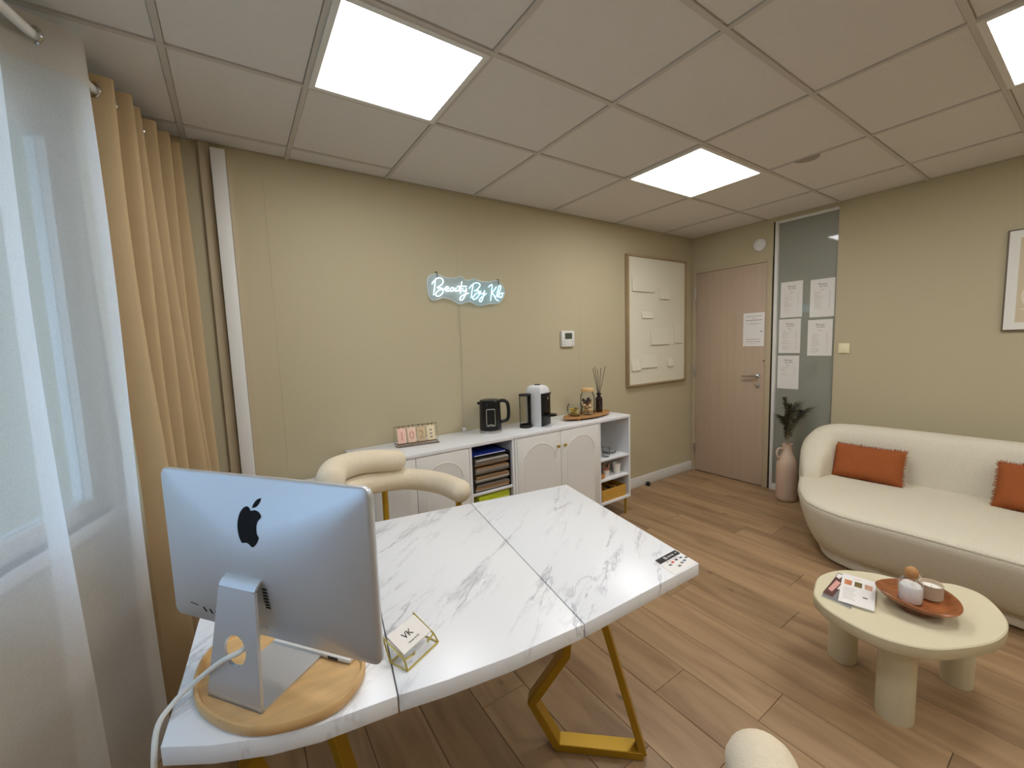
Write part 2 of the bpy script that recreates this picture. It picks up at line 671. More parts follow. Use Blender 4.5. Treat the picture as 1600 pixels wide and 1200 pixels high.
# window wall: local u along the wall from the sign wall, origin at (XL(0), 0)
ang = math.atan(SL)
uW = Vector((-math.sin(ang), -math.cos(ang), 0))
nW = Vector((-math.cos(ang), math.sin(ang), 0))       # pointing outside
TL = Matrix(((uW.x, nW.x, 0, XL(0)), (uW.y, nW.y, 0, 0), (0, 0, 1, 0), (0, 0, 0, 1)))
wl = MB()
WA, WB, WZ0, WZ1 = .40, 2.6, .86, 2.30
wl.box(-.1, WA, 0, .16, 0, H + .05, TL)
wl.box(WB, 4.7, 0, .16, 0, H + .05, TL)
wl.box(WA, WB, 0, .16, 0, WZ0, TL)
wl.box(WA, WB, 0, .16, WZ1, H + .05, TL)
struct(wl.build('wall_left', WALL))
wn = struct(bpy.data.objects.new('window_1', None))
COL.objects.link(wn)
fr = MB()
for a, b, c, d in ((WA, WB, WZ0, WZ0 + .06), (WA, WB, WZ1 - .06, WZ1), (WA, WA + .06, WZ0 + .06, WZ1 - .06), (WB - .06, WB, WZ0 + .06, WZ1 - .06), (1.46, 1.54, WZ0 + .06, WZ1 - .06)):
    fr.box(a, b, .05, .11, c, d, TL)
fr.build('window_frame', WHITED, wn)
for a, b in ((WA + .06, 1.46), (1.54, WB - .06)):
    MB().box(a, b, .075, .081, WZ0 + .06, WZ1 - .06, TL).build('pane', PANE, wn)
MB().box(WA - .03, WB + .03, -.03, .16, WZ0 - .03, WZ0, TL).build('window_sill', WHITED, wn)

# white vertical conduit cover on the sign wall, and narrow strip beside it
t1 = MB().box(-4.150, -4.088, -.055, 0, 0, H - .03).build('trim_1', WHITED, bevel=.003)
struct(t1)
struct(MB().box(-4.086, -4.062, -.03, 0, 0, H - .06).build('trim_2', JAMB))
struct(MB().box(-4.196, -4.153, -.02, 0, 0, H).build('trim_3', JAMB))
# skirting boards
struct(MB().box(-4.06, -.0, -.016, 0, 0, .10).build('baseboard_back', WHITED, bevel=.004))
struct(MB().box(-.016, 0, YF, -1.33, 0, .10).build('baseboard_right', WHITED, bevel=.004))

# door
d1 = struct(bpy.data.objects.new('door_1', None))
COL.objects.link(d1)
DZ = 2.13
MB().box(-.004, .036, -.748, -.050, .008, DZ).build('door_leaf', DOORW, d1, bevel=.002)
jb = MB()
jb.box(-.010, .11, -.048, -.012, 0, DZ + .035)
jb.box(-.010, .11, -.798, -.7505, 0, DZ + .035)
jb.box(-.010, .11, -.7505, -.048, DZ + .003, DZ + .035)
jb.build('door_frame', JAMB, d1, bevel=.002)
MB().box(.04, .11, -.75, -.048, 0, DZ).build('door_stop_strip', DARKG, d1)
for z in (1.93, 1.09, .25):
    MB().tube([(-.013, -.047, z - .055), (-.013, -.047, z - .003)], .008, 10).build('hinge', STEEL, d1, smooth=True)
    MB().tube([(-.013, -.047, z + .003), (-.013, -.047, z + .055)], .008, 10).build('hinge', STEEL, d1, smooth=True)
hd = MB()
hd.lathe([(.026, 0), (.026, .008), (.012, .010), (.010, .045), (.011, .05)], n=20, T=TW(-.690, 1.075, .004))
hd.build('door_handle', CHROME, d1, smooth=True)
hl = MB()
hl.tube([(-.050, -.690, 1.075), (-.054, -.67, 1.075), (-.055, -.62, 1.073), (-.052, -.565, 1.071)], [.010, .010, .009, .008], 10)
hl.build('door_lever', CHROME, d1, smooth=True)
MB().lathe([(.024, 0), (.024, .007), (.010, .009), (.009, .016)], n=20, T=TW(-.690, .985, .004)).build('lock_rosette', CHROME, d1, smooth=True)
MB().lathe([(.006, 0), (.0055, .006)], n=10, T=TW(-.742, 1.22, .0042)).build('strike_mark', DARKG, d1)

# glazed side panel (window_2)
w2 = struct(bpy.data.objects.new('window_2', None))
COL.objects.link(w2)
g = MB()
g.box(-.006, .10, -.838, -.812, .0, 2.47)
g.box(-.006, .10, -1.282, -.838, .0, .055)
g.box(-.006, .10, -1.282, -.838, 2.45, 2.47)
g.build('panel_frame', WHITED, w2, bevel=.002)
MB().box(.0, .10, -1.292, -1.282, .0, 2.47).build('side_frame', JAMB, w2)
MB().box(-.002, .10, -.812, -.799, 0, 2.47).build('shadow_gap', DARKG, w2)
MB().box(.022, .032, -1.283, -.837, .05, 2.455).build('pane', FILM, w2)

# ================================================================== LIGHTS IN THE CEILING
lnames = {(4, 1): 'large square LED ceiling panel above the marble desk', (7, 1): 'square LED ceiling panel nearest the door',
          (7, 4): 'LED ceiling panel at the right edge, above the coffee table', (4, 4): 'LED ceiling panel directly overhead of the photographer',
          (4, 7): 'LED ceiling panel at the back of the room, window side', (7, 7): 'LED ceiling panel at the back of the room, sofa side'}  # rear pair: added, unseen panels that brighten the door wall and ceiling
for (i, j), lb in lnames.items():
    x0, x1, y0, y1 = QX[i], QX[i + 1], PY[j + 1], PY[j]
    t = thing('ceiling_light', lb, 'ceiling light', ((x0 + x1) / 2, (y0 + y1) / 2, H), group='square LED panels in the ceiling')
    w, l = (x1 - x0) / 2, (y1 - y0) / 2
    f = MB()
    for a, b, c, d in ((-w + .008, w - .008, -l + .008, -l + .03), (-w + .008, w - .008, l - .03, l - .008), (-w + .008, -w + .03, -l + .03, l - .03), (w - .03, w - .008, -l + .03, l - .03)):
        f.box(a, b, c, d, -.006, .02)
    f.build('frame', WHITED, t)
    MB().box(-w + .03, w - .03, -l + .03, l - .03, -.002, .004).build('diffuser', LIGHTP, t)

# ================================================================== DESK
dk = thing('desk', 'white marble-effect desk on gold angular legs', 'desk', (-3.6, -1.4, 0))


def dl(p):
    return [(a + 3.6, b + 1.4) for a, b in p]


Z0, Z1 = .712, .75
g = .0015
panels = [
    [(-2.979, -1.915), (-2.815, -1.111), (-3.305, -1.0255), (-3.459, -1.904)],
    [(-3.462, -1.904), (-3.308, -1.025), (-3.757, -.945), (-3.910, -1.834), (-3.812, -1.858), (-3.666, -1.884)],
    [(-3.913, -1.834), (-3.760, -.944), (-4.225, -.862), (-4.267, -1.292), (-4.282, -1.508), (-4.299, -1.686), (-4.222, -1.737), (-4.135, -1.781), (-4.053, -1.809), (-3.986, -1.821)],
]
for pts in panels:
    MB().prism(dl(pts), Z0, Z1).build('top_panel', MARBLE, dk, bevel=.0018, seg=2)


def leg(dx, dy, flip=1):
    off = Vector((3.6 + dx, 1.4 + dy, 0))
    A, B = Vector((-3.054, -1.756, .016)), Vector((-3.274, -1.557, .016))
    C, D = Vector((-3.339, -1.498, .175)), Vector((-3.245, -1.583, .37))
    E2, F2 = Vector((-3.190, -1.633, .70)), Vector((-3.225, -1.601, .70))
    if flip < 0:
        mid = (A + B) / 2
        dirv = (B - A).normalized()
        A, B, C, D, E2, F2 = [q - dirv * 2 * (q - mid).dot(dirv) for q in (A, B, C, D, E2, F2)]
    side = (B - A).cross(Vector((0, 0, 1)))
    m = MB()
    m.bar([q + off for q in (A, B, C, D, F2)], .028, .055, side)
    m.bar([q + off for q in (A, E2)], .024, .052, side)
    m.box(E2.x + off.x - .07, E2.x + off.x + .07, E2.y + off.y - .05, E2.y + off.y + .05, .698, .7122)
    o = m.build('leg', GOLD, dk, bevel=.002, seg=1)
    for q in (A, B):
        w = q + off
        MB().lathe([(.012, 0), (.012, .006)], (w.x, w.y, 0), 12).build('foot_pad', WHITED, o)


leg(0, 0)
leg(-.86, .36)
# far pair of legs, mostly hidden
m = MB()
m.bar([(-2.95 + 3.6, -1.2 + 1.4, .016), (-3.02 + 3.6, -1.18 + 1.4, .70)], .028, .05, (0, 1, 0))
m.build('leg', GOLD, dk, bevel=.002, seg=1)

# sticker of a card terminal on the desk corner
sk = thing('payment_sticker', 'card payment sticker with black header on the desk corner', 'sticker', (-3.03, -1.866, .7502), math.radians(1))
MB().prism([(-.066, -.043), (.046, -.043), (.062, .043), (-.045, .043)], 0, .0008).build('card', PAPER, sk)
MB().prism([(-.049, .019), (.059, .019), (.063, .043), (-.043, .043)], .0008, .0012).build('header', BLACKM, sk)
lo = MB()
lo.box(-.011, -.001, .026, .037, .0012, .0015)
lo.build('logo', PAPER, sk)
MB().box(-.008, -.004, .029, .034, .0015, .0017).build('logo_mark', BLACKM, sk)
text_part('sumup', .012, PAPER, sk, Matrix.Translation((.020, .0315, .0014)), depth=.0002)
MB().prism([(.046, .028), (.053, .031), (.048, .036)], .0012, .0015).build('contactless_mark', PAPER, sk)
IC = [M('icon_red', (200, 70, 60)), M('icon_navy', (50, 46, 80)), M('icon_blue', (60, 100, 130)), INK]
for i, (a, b, c) in enumerate([(-.008, .003, 0), (.014, .005, 1), (.036, .004, 2), (.030, -.013, 2), (.050, -.006, 3), (-.028, -.002, 3), (-.010, -.022, 3), (.012, -.016, 3)]):
    MB().box(a - .006, a + .006, b - .004, b + .004, .0008, .0011).build('icon', IC[c], sk)
text_part('VISA  Pay  contactless', .007, INK, sk, Matrix.Translation((.004, .0135, .0009)), depth=.0001)

# gold wire card holder with cards
ch = thing('card_holder', 'gold wire business card holder on the desk', 'card holder', (-3.842, -1.738, .75), math.radians(25))
w = MB()
r = .0022
w.tube([(-.050, -.030, r), (.050, -.030, r), (.050, .022, r), (-.050, .022, r)], r, 6, closed=True)
for s in (-1, 1):
    w.tube([(s * .050, .022, r), (s * .048, .045, .052), (s * .047, -.020, .022), (s * .050, -.030, r)], r, 6)
    w.tube([(s * .047, -.020, .022), (s * .022, -.023, .019), (s * .022, -.026, .026)], r, 6)
w.build('wire_frame', BRASS, ch, smooth=True)
bc = thing('business_cards', 'white business cards with VK monogram in the gold holder', 'business card', (-3.842, -1.738, .75), math.radians(25))
TC = Matrix.Translation((0, .012, .040)) @ Matrix.Rotation(math.radians(24), 4, 'X')
MB().box(-.043, .043, -.029, .029, -.003, .002, TC).build('card_stack', PAPER, bc)
text_part('VK', .022, INKD, bc, TC @ Matrix.Translation((-.004, .002, .0024)), name='monogram')
text_part('beauty by klo', .006, INK, bc, TC @ Matrix.Translation((0, -.016, .0024)))

# wooden tray under the computer
tr = thing('desk_tray', 'rounded wooden tray board under the computer', 'tray', (-4.10, -1.64, .75))
po = [(-4.258, -1.545), (-4.244, -1.650), (-4.178, -1.752), (-4.10, -1.798), (-4.022, -1.806), (-3.968, -1.768), (-3.946, -1.715), (-3.966, -1.640), (-4.02, -1.52), (-4.10, -1.44), (-4.19, -1.43), (-4.236, -1.468)]
ol = [(q.x + 4.10, q.y + 1.64) for q in spline([(a, b, 0) for a, b in po], 6, True)]


def inset(ol, d):
    n = len(ol)
    out = []
    for i in range(n):
        a, b = Vector(ol[i - 1]), Vector(ol[(i + 1) % n])
        t = (b - a).normalized()
        out.append((ol[i][0] - t.y * d, ol[i][1] + t.x * d))
    return out


if sum(ol[i - 1][0] * ol[i][1] - ol[i][0] * ol[i - 1][1] for i in range(len(ol))) < 0:
    ol = ol[::-1]
rings = [[(a, b, z) for a, b in inset(ol, d)] for d, z in ((.006, 0), (.001, .004), (0, .018), (.002, .0225), (.007, .0225), (.0115, .012))]
MB().loft(rings).build('board', OLIVE, tr, smooth=True, angle=50)

# ================================================================== COMPUTER
im = thing('desktop_computer', 'silver all-in-one desktop computer seen from behind', 'computer', (-4.115, -1.621, .762), -.927)
WW, HH, ZB = .58, .353, .083
zc = ZB + HH / 2


def rr_ring(s, y, p):
    # rounded rectangle: p is the corner radius
    out = []
    hw_, hh_ = s * WW / 2, s * HH / 2
    r_ = min(p, hh_ * .98)
    for cx, cz, a0 in ((hw_ - r_, hh_ - r_, 0), (-hw_ + r_, hh_ - r_, 90), (-hw_ + r_, -hh_ + r_, 180), (hw_ - r_, -hh_ + r_, 270)):
        for k in range(9):
            a = math.radians(a0 + 90 * k / 8)
            out.append(Vector((cx + r_ * math.cos(a), y, zc + cz + r_ * math.sin(a))))
    dense = []
    for k in range(36):
        dense.append(out[k])
        if k % 9 == 8:
            b = out[(k + 1) % 36]
            for j in range(1, 8):
                dense.append(out[k].lerp(b, j / 8))
    return dense


rings = [rr_ring(.995, .006, .017), rr_ring(1, .003, .017), rr_ring(1, -.004, .017)]
for s in (.992, .97, .93, .87, .78, .66, .52, .36, .2, .06):
    rings.append(rr_ring(s, -.006 - .040 * (1 - s ** 2.2), (.017 + .10 * (1 - s)) * (1 if s > .2 else .3)))
sh = MB().loft(rings)
shell = sh.build('back_shell', ALU, im, smooth=True, angle=60)
from mathutils.bvhtree import BVHTree
bvh = BVHTree.FromPolygons(sh.v, sh.f)


def shy(x, z):
    h = bvh.ray_cast(Vector((x, -.5, z)), Vector((0, 1, 0)))
    return h[0].y if h[0] else -.04


MB().loft([rr_ring(.992, .0055, .017), rr_ring(.99, .008, .017)]).build('chin', ALU, im, smooth=True)
MB().box(-WW / 2 + .012, WW / 2 - .012, .008, .0095, ZB + .062, ZB + HH - .012).build('screen', BLACK, im)


def patch(pts, cx, cz, sx, sz, name, mat, t=.0012):
    """flat mark laid on the curved back: pts in local 2-D"""
    m = MB()
    fr_, bk = [], []
    for a, b in pts:
        x, z = cx + a * sx, cz + b * sz
        y = shy(x, z)
        fr_.append((x, y - t, z))
        bk.append((x, y + .002, z))
    n = len(pts)
    from mathutils.geometry import tessellate_polygon
    tri = [tuple(q) for q in tessellate_polygon([[Vector((a, b, 0)) for a, b in pts]])]
    m.add(fr_ + bk, tri + [tuple(n + k for k in q[::-1]) for q in tri] + [(i, (i + 1) % n, n + (i + 1) % n, n + i) for i in range(n)])
    return m.build(name, mat, im)


body = spline([(630, 420, 0), (700, 408, 0), (770, 425, 0), (820, 478, 0), (772, 540, 0), (760, 610, 0), (778, 690, 0), (816, 738, 0), (780, 810, 0), (735, 855, 0), (700, 856, 0), (655, 828, 0), (610, 815, 0), (565, 824, 0), (530, 822, 0), (485, 760, 0), (448, 670, 0), (434, 570, 0), (448, 470, 0), (495, 400, 0), (550, 375, 0), (600, 395, 0)], 4, True)
leaf = spline([(655, 382, 0), (660, 340, 0), (700, 285, 0), (762, 262, 0), (755, 310, 0), (715, 365, 0)], 4, True)
lg = .000155
patch([((q.x - 620) * lg, (615 - q.y) * lg) for q in body], .016, .345, 1, 1, 'logo', LOGO)
patch([((q.x - 620) * lg, (615 - q.y) * lg) for q in leaf], .016, .345, 1, 1, 'logo_leaf', LOGO)
for i in range(4):
    patch([(-.003, -.007), (.003, -.007), (.003, .007), (-.003, .007)], -.158 + i * .018, .128 - i * .002, 1, 1, 'port', BLACKM, .0006)
patch([(-.014, -.001), (.014, -.001), (.014, .001), (-.014, .001)], -.190, .136, 1, 1, 'port', DARKG, .0006)
for i in range(7):
    patch([(-.006, -.002), (.006, -.002), (.006, .002), (-.006, .002)], .052, .222 - i * .007, 1, 1, 'vent_slot', BLACKM, .0006)
# stand: bent aluminium plate with a round cable hole
sd = MB()
zt, yt, zb_, yb_ = .226, -.060, .010, -.087
ht, hb = .049, .073


def plate(u, v, off):
    """u across (-1..1), v along (0 bottom .. 1 top); off = thickness offset outwards (-y)"""
    hw = hb + (ht - hb) * v
    return Vector((u * hw, yb_ + (yt - yb_) * v - off, zb_ + (zt - zb_) * v))


hu, hv, hr = 0, .44, .030
N = 64
outer, inner = [], []
Lz = zt - zb_
for k in range(N):
    a = 2 * PI * k / N
    du, dv = math.cos(a), math.sin(a)
    hw = hb + (ht - hb) * hv
    iu, iv = hu + hr * du / hw, hv + hr * dv / Lz
    # walk outwards to the border of the unit rectangle
    ddu, ddv = du / hw, dv / Lz
    tmax = min(((1 if ddu > 0 else -1) - hu) / ddu if abs(ddu) > 1e-9 else 1e9, ((1 - hv) if ddv > 0 else (0 - hv)) / ddv if abs(ddv) > 1e-9 else 1e9)
    outer.append((max(-1, min(1, hu + ddu * tmax)), max(0, min(1, hv + ddv * tmax))))
    inner.append((iu, iv))
T_ = .006
rg = [[plate(u, v, T_ / 2) for u, v in outer], [plate(u, v, T_ / 2) for u, v in inner], [plate(u, v, -T_ / 2) for u, v in inner], [plate(u, v, -T_ / 2) for u, v in outer]]
rg.append(rg[0])
sd.loft(rg, False, False)
# bend into the shell at the top
sec = []
for k in range(7):
    a = PI * .5 * k / 6
    yy, zz = yt + .020 * (1 - math.cos(a)) + .012 * (k / 6), zt + .016 * math.sin(a)
    ny, nz = -math.cos(a) * T_ / 2, math.sin(a) * T_ / 2
    sec.append([Vector((-ht, yy + ny, zz + nz)), Vector((ht, yy + ny, zz + nz)), Vector((ht, yy - ny, zz - nz)), Vector((-ht, yy - ny, zz - nz))])
sd.loft(sec)
# foot
ft = []
for cx, cy, a0 in ((.061, .072, 0), (-.061, .072, PI / 2)):
    ft += [(cx + .012 * math.cos(a0 + PI / 2 * k / 4), cy + .012 * math.sin(a0 + PI / 2 * k / 4)) for k in range(5)]
ft += [(-hb, -.090), (hb, -.090)]
sd.prism(ft, .0005, .0055)
sd.box(-hb, hb, -.090, -.084, .0005, .011)
sd.build('stand', ALU, im, smooth=True, angle=40)

kb = thing('keyboard', 'slim white keyboard lying on the wooden tray behind the computer', 'keyboard', (-4.015, -1.655, .763), -.927)
MB().box(-.16, .065, .0, .10, .0, .010).build('case', WHITED, kb, bevel=.004)
for i in range(3):
    MB().box(-.155 + i * .004, .060, .012 + i * .028, .034 + i * .028, .010, .013).build('key_row', PAPER, kb)
MB().box(.005, .032, -.0006, .0004, .002, .008).build('edge_mark', INKD, kb)

cb = thing('power_cable', 'white power cable running from the computer stand off the desk edge', 'cable')
cb_pts = [(-4.125, -1.640, .875), (-4.165, -1.676, .868), (-4.20, -1.650, .845), (-4.249, -1.606, .795), (-4.288, -1.600, .764), (-4.312, -1.625, .740), (-4.318, -1.665, .66), (-4.335, -1.675, .45), (-4.36, -1.66, .2), (-4.40, -1.60, .02), (-4.50, -1.50, .008)]
MB().tube(spline(cb_pts, 6), .0052, 10).build('cord', M('white_pvc_cord', (226, 226, 220), rough=.45), cb, smooth=True)

# ================================================================== CHAIRS
oc = thing('armchair', 'cream tub chair with two bolster backrests behind the desk', 'chair', (-3.55, -.86, 0))
O = Vector((3.55, .86, 0))


def bolster(pts, r):
    P = spline(pts, 8)
    P = [q + O for q in P]
    n = len(P)
    L = [0]
    for i in range(1, n):
        L.append(L[-1] + (P[i] - P[i - 1]).length)
    # rounded ends
    a, b = P[0], P[-1]
    ta, tb = (P[0] - P[1]).normalized(), (P[-1] - P[-2]).normalized()
    pre = [(a + ta * r * .85 * math.sin(x), r * math.cos(x)) for x in (1.5, 1.3, 1.0, .65, .3)]
    post = [(b + tb * r * .85 * math.sin(x), r * math.cos(x)) for x in (.3, .65, 1.0, 1.3, 1.5)]
    Q = pre + [(q, r) for q in P] + post
    return MB().tube([q for q, _ in Q], [c for _, c in Q], 24)


bolster([(-3.862, -.93, .955), (-3.815, -.80, .953), (-3.68, -.665, .930), (-3.50, -.60, .890)], .055).build('upper_bolster', CHAIRF, oc, smooth=True, angle=80)
bolster([(-3.800, -.82, .850), (-3.72, -.70, .832), (-3.600, -.625, .808), (-3.445, -.61, .785), (-3.325, -.72, .768), (-3.295, -.90, .768)], .053).build('lower_bolster', CHAIRF, oc, smooth=True, angle=80)
st = MB()
st.lathe([(.18, .50), (.235, .505), (.25, .53), (.25, .56), (.235, .585), (.19, .598), (.08, .602)], n=40)
st.build('seat', CHAIRF, oc, smooth=True, angle=80)
MB().lathe([(.20, .475), (.22, .478), (.22, .50)], n=36).build('seat_ring', GOLD, oc, smooth=True)
for px, py, zt_ in ((-3.575, -.635, .80), (-3.300, -.885, .76), (-3.79, -.82, .84)):
    q = Vector((px, py, 0)) + O
    MB().tube([(q.x * .86, q.y * .86, .485), (q.x, q.y, .56), (q.x, q.y, zt_)], .0145, 12).build('post', GOLD, oc, smooth=True)
for a in (40, 140, 220, 320):
    c, s = math.cos(math.radians(a)), math.sin(math.radians(a))
    MB().tube([(.17 * c, .17 * s, .48), (.23 * c, .23 * s, .0)], [.013, .009], 12).build('leg', GOLD, oc, smooth=True)
copy_tree(oc, (-3.383, -2.569, 0), math.radians(123.6), 'cream tub chair of which only one bolster end shows at the bottom edge')

# ================================================================== SIDEBOARDS
CF, CB, CT = -.385, -.005, .845


def cabinet(lbl, x0, x1, doors, niche, shelves):
    t = thing('sideboard', lbl, 'cabinet', ((x0 + x1) / 2, -.2, 0), group='white sideboards with arched doors along the sign wall')
    ox, oy = -(x0 + x1) / 2, .2
    th = .018

    def bx(a, b, c, d, e, f, nm, mt, par=t, bv=.0015):
        return MB().box(a + ox, b + ox, c + oy, d + oy, e, f).build(nm, mt, par, bevel=bv)
    bx(x0, x1, CF - .004, CB, CT - .022, CT, 'top', WHITE)
    zb = .15
    c = MB()
    c.box(x0 + ox, x0 + th + ox, CF + oy, CB + oy, zb, CT - .022)
    c.box(x1 - th + ox, x1 + ox, CF + oy, CB + oy, zb, CT - .022)
    c.box(niche[0] - th + ox, niche[0] + ox, CF + oy, CB + oy, zb, CT - .022)
    c.box(x0 + th + ox, x1 - th + ox, CF + oy, CB + oy, zb, zb + th)
    c.box(x0 + th + ox, x1 - th + ox, CB - .006 + oy, CB + oy, zb + th, CT - .022)
    c.build('carcass', WHITE, t, bevel=.001, seg=1)
    for z in shelves:
        bx(niche[0], niche[1], CF + .004, CB - .006, z - .016, z, 'shelf', WHITE)
    for k, (a, b) in enumerate(doors):
        d = bx(a + .0015, b - .0015, CF - .001, CF + .017, zb + .003, CT - .025, 'door', WHITED)
        w = (b - a) * .36
        cx = (a + b) / 2 + ox
        arc = [(cx + w * math.cos(x), CT - .085 - w * .9 + w * .9 * math.sin(x)) for x in [PI * i / 20 for i in range(21)]]
        pts = [(cx + w, zb + .06)] + arc + [(cx - w, zb + .06)]
        m = MB()
        yf = CF + oy - .001
        m.tube([(p, yf - .0005, q) for p, q in pts[1:-1]] , .0035, 6)
        inner = [(cx + (p - cx) * .97, q) for p, q in pts]
        n = len(inner)
        m.add([(p, yf - .0018, q) for p, q in inner] + [(p, yf + .002, q) for p, q in inner], [tuple(range(n))] + [(i, (i + 1) % n, n + (i + 1) % n, n + i) for i in range(n)])
        m.build('arch_panel', WHITED, d, smooth=True)
        kx = (b - .032 if k == 0 else a + .032) + ox
        kn = MB()
        kn.lathe([(.005, 0), (.005, .012), (.010, .014), (.011, .022), (.008, .025)], n=16, T=Matrix(((1, 0, 0, kx), (0, 0, -1, CF + oy - .001), (0, 1, 0, .715), (0, 0, 0, 1))))
        kn.build('knob', GOLD, d, smooth=True)
    for a in (x0 + .05, x1 - .03):
        for b in (CF + .03, CB - .04):
            MB().tube([(a + ox, b + oy, 0), (a + ox, b + oy, zb)], [.008, .010], 10).build('leg', GOLD, t, smooth=True)
    return t


cabinet('white sideboard on the left holding calendar and kettle', -3.62, -2.632, [(-3.60, -3.318), (-3.318, -2.972)], (-2.953, -2.65), [.515])
cabinet('white sideboard on the right holding the coffee machine', -2.628, -1.470, [(-2.61, -2.226), (-2.226, -1.834)], (-1.815, -1.488), [.52, .355])

# low white drawer unit left of the sideboards
du = thing('drawer_unit', 'low white drawer unit between the sideboard and the window', 'cabinet', (-3.84, -.2, 0))
MB().box(-.17, .17, -.17, .17, .04, .72).build('body', WHITE, du, bevel=.003)
for k in range(3):
    dr = MB().box(-.165, .165, -.182, -.1695, .05 + k * .223, .265 + k * .223).build('drawer', WHITED, du, bevel=.002)
    MB().tube([(-.05, -.195, .16 + k * .223), (.05, -.195, .16 + k * .223)], .005, 8).build('handle', GOLD, dr, smooth=True)
MB().box(-.15, .15, -.15, .15, 0, .041).build('plinth', DARKG, du)

# --------------------------------------------- on the sideboards
# flip calendar
cal = thing('flip_calendar', 'pastel flip calendar on a bronze wire stand', 'calendar', (-3.215, -.125, CT), math.radians(-8))
w = MB()
r = .0022
TLn = Matrix.Rotation(math.radians(-14), 4, 'X')
pts = [(-.135, .0, r), (.135, .0, r), (.135, 0, .125), (-.135, 0, .125)]
w.tube([TLn @ Vector(q) + Vector((0, -.045, 0)) for q in pts], r, 6, closed=True)
w.tube([(-.125, -.07, r), (.135, -.07, r), (.135, .05, r), (-.125, .05, r)], r, 6, closed=True)
w.build('wire_stand', COPPER, cal, smooth=True)
MB().box(-.125, .125, -.004, .004, .012, .020, Matrix.Translation((0, -.046, 0)) @ TLn).build('ledge', COPPER, cal)
for i, (m_, s_) in enumerate(((PINKP, '1'), (PEACH, '0'), (TANP, '2'), (CREAMP, ''))):
    cx = -.092 + i * .061
    TT = Matrix.Translation((cx, -.050, .0)) @ TLn
    cd = MB().box(-.026, .026, -.006, .0, .020, .115, TT).build('date_card', m_, cal, bevel=.001)
    Tt = TT @ Matrix(((1, 0, 0, 0), (0, 0, 1, -.0068), (0, 1, 0, .065), (0, 0, 0, 1)))
    Tt = TT @ Matrix(((1, 0, 0, 0), (0, 0, -1, -.0066), (0, 1, 0, .062), (0, 0, 0, 1)))
    if s_:
        text_part(s_, .072, M('card_figure_' + s_, (206, 140, 124) if i < 2 else (166, 138, 104)), cd, Tt, name='figure')
    else:
        for q in (.022, 0, -.022):
            MB().box(-.008, .008, -.004, .004, 0, .0008, Tt @ Matrix.Translation((0, q, 0))).build('print', INK, cd)
    for s in (-.013, .013):
        rg_ = MB()
        rg_.tube([TT @ Vector((s, .002 + .010 * math.cos(a), .118 + .012 * math.sin(a))) for a in [2 * PI * k / 12 for k in range(12)]], .0014, 5, closed=True)
        rg_.build('ring', COPPER, cal, smooth=True)

# kettle
ke = thing('kettle', 'black electric kettle with silver window frame', 'kettle', (-2.675, -.16, CT), math.radians(-28))
MB().lathe([(.080, 0), (.081, .006), (.079, .018), (.076, .020)], n=40).build('base', STEEL, ke, smooth=True)
MB().lathe([(.076, .020), (.077, .03), (.074, .19), (.073, .215)], n=40).build('body', BLACK, ke, smooth=True)
MB().lathe([(.0735, .215), (.074, .220), (.066, .229), (.03, .234), (.005, .235)], n=40).build('lid', BLACK, ke, smooth=True)
MB().prism([(-.062, .02), (-.088, .006), (-.088, -.006), (-.062, -.02)], .200, .216).build('spout', BLACK, ke)
MB().tube(spline([(.060, 0, .215), (.100, 0, .218), (.125, 0, .195), (.131, 0, .13), (.122, 0, .085), (.095, 0, .073), (.070, 0, .068)], 5), .0125, 12).build('handle', BLACK, ke, smooth=True)
wd = MB()
outl = []
for sx, sz, a0 in ((1, 1, 0), (-1, 1, 90), (-1, -1, 180), (1, -1, 270)):
    for k in range(5):
        a = math.radians(a0 + 22.5 * k)
        outl.append((sx * .022 + .008 * math.cos(a), sz * .05 + .008 * math.sin(a)))
wpts = [Vector(((.0765) * math.sin(q / .0765), -(.0765) * math.cos(q / .0765), .112 + z)) for q, z in outl]
wd.tube(wpts, .0028, 6, closed=True)
wo = wd.build('window_rim', STEEL, ke, smooth=True)
MB().box(-.018, .018, -.0785, -.076, .056, .066).build('window_label', STEEL, ke)

# coffee machine
cm = thing('coffee_machine', 'white and black capsule coffee machine with side water tank', 'coffee machine', (-2.275, -.205, CT), math.radians(20))
# local: front faces -y ; the white flank is on -x
pl = []
for k in range(13):
    a = PI * k / 12
    pl.append((.066 * math.cos(a), .055 + .045 * math.sin(a)))
pl += [(-.066, -.055), (.066, -.055)]
rings = []
for z, s in ((0, .96), (.006, 1), (.235, 1), (.262, .97), (.284, .86), (.297, .66), (.302, .4)):
    rings.append([(a * s, (b - .015) * s + .015, z) for a, b in pl])
MB().loft(rings).build('body', WHITE, cm, smooth=True, angle=50)
MB().box(-.060, .064, -.0615, -.054, .004, .240).build('front_panel', BLACK, cm, bevel=.003)
MB().prism([(-.060, -.055), (.066, -.055), (.050, -.078), (.0, -.088), (-.045, -.078)], .232, .244).build('head_visor', BLACK, cm, bevel=.002)
MB().lathe([(.024, 0), (.024, .006), (.01, .008)], (0, .01, .301), 20).build('button', BLACK, cm, smooth=True)
MB().lathe([(.010, 0), (.010, .010), (.006, .012)], n=14, T=Matrix(((1, 0, 0, .012), (0, 0, -1, -.061), (0, 1, 0, .205), (0, 0, 0, 1)))).build('spout', CHROME, cm, smooth=True)
cp = MB()
cp.lathe([(.044, .078), (.046, .080), (.046, .090), (.043, .092)], (.0, -.100, 0), 28)
cp.build('cup_support', BLACK, cm, smooth=True)
MB().box(-.010, .010, -.075, -.058, .074, .092).build('support_arm', BLACK, cm)
tk = MB().lathe([(.042, .022), (.043, .026), (.043, .232), (.042, .236)], (-.118, .045, 0), 32).build('water_tank', SMOKE, cm, smooth=True)
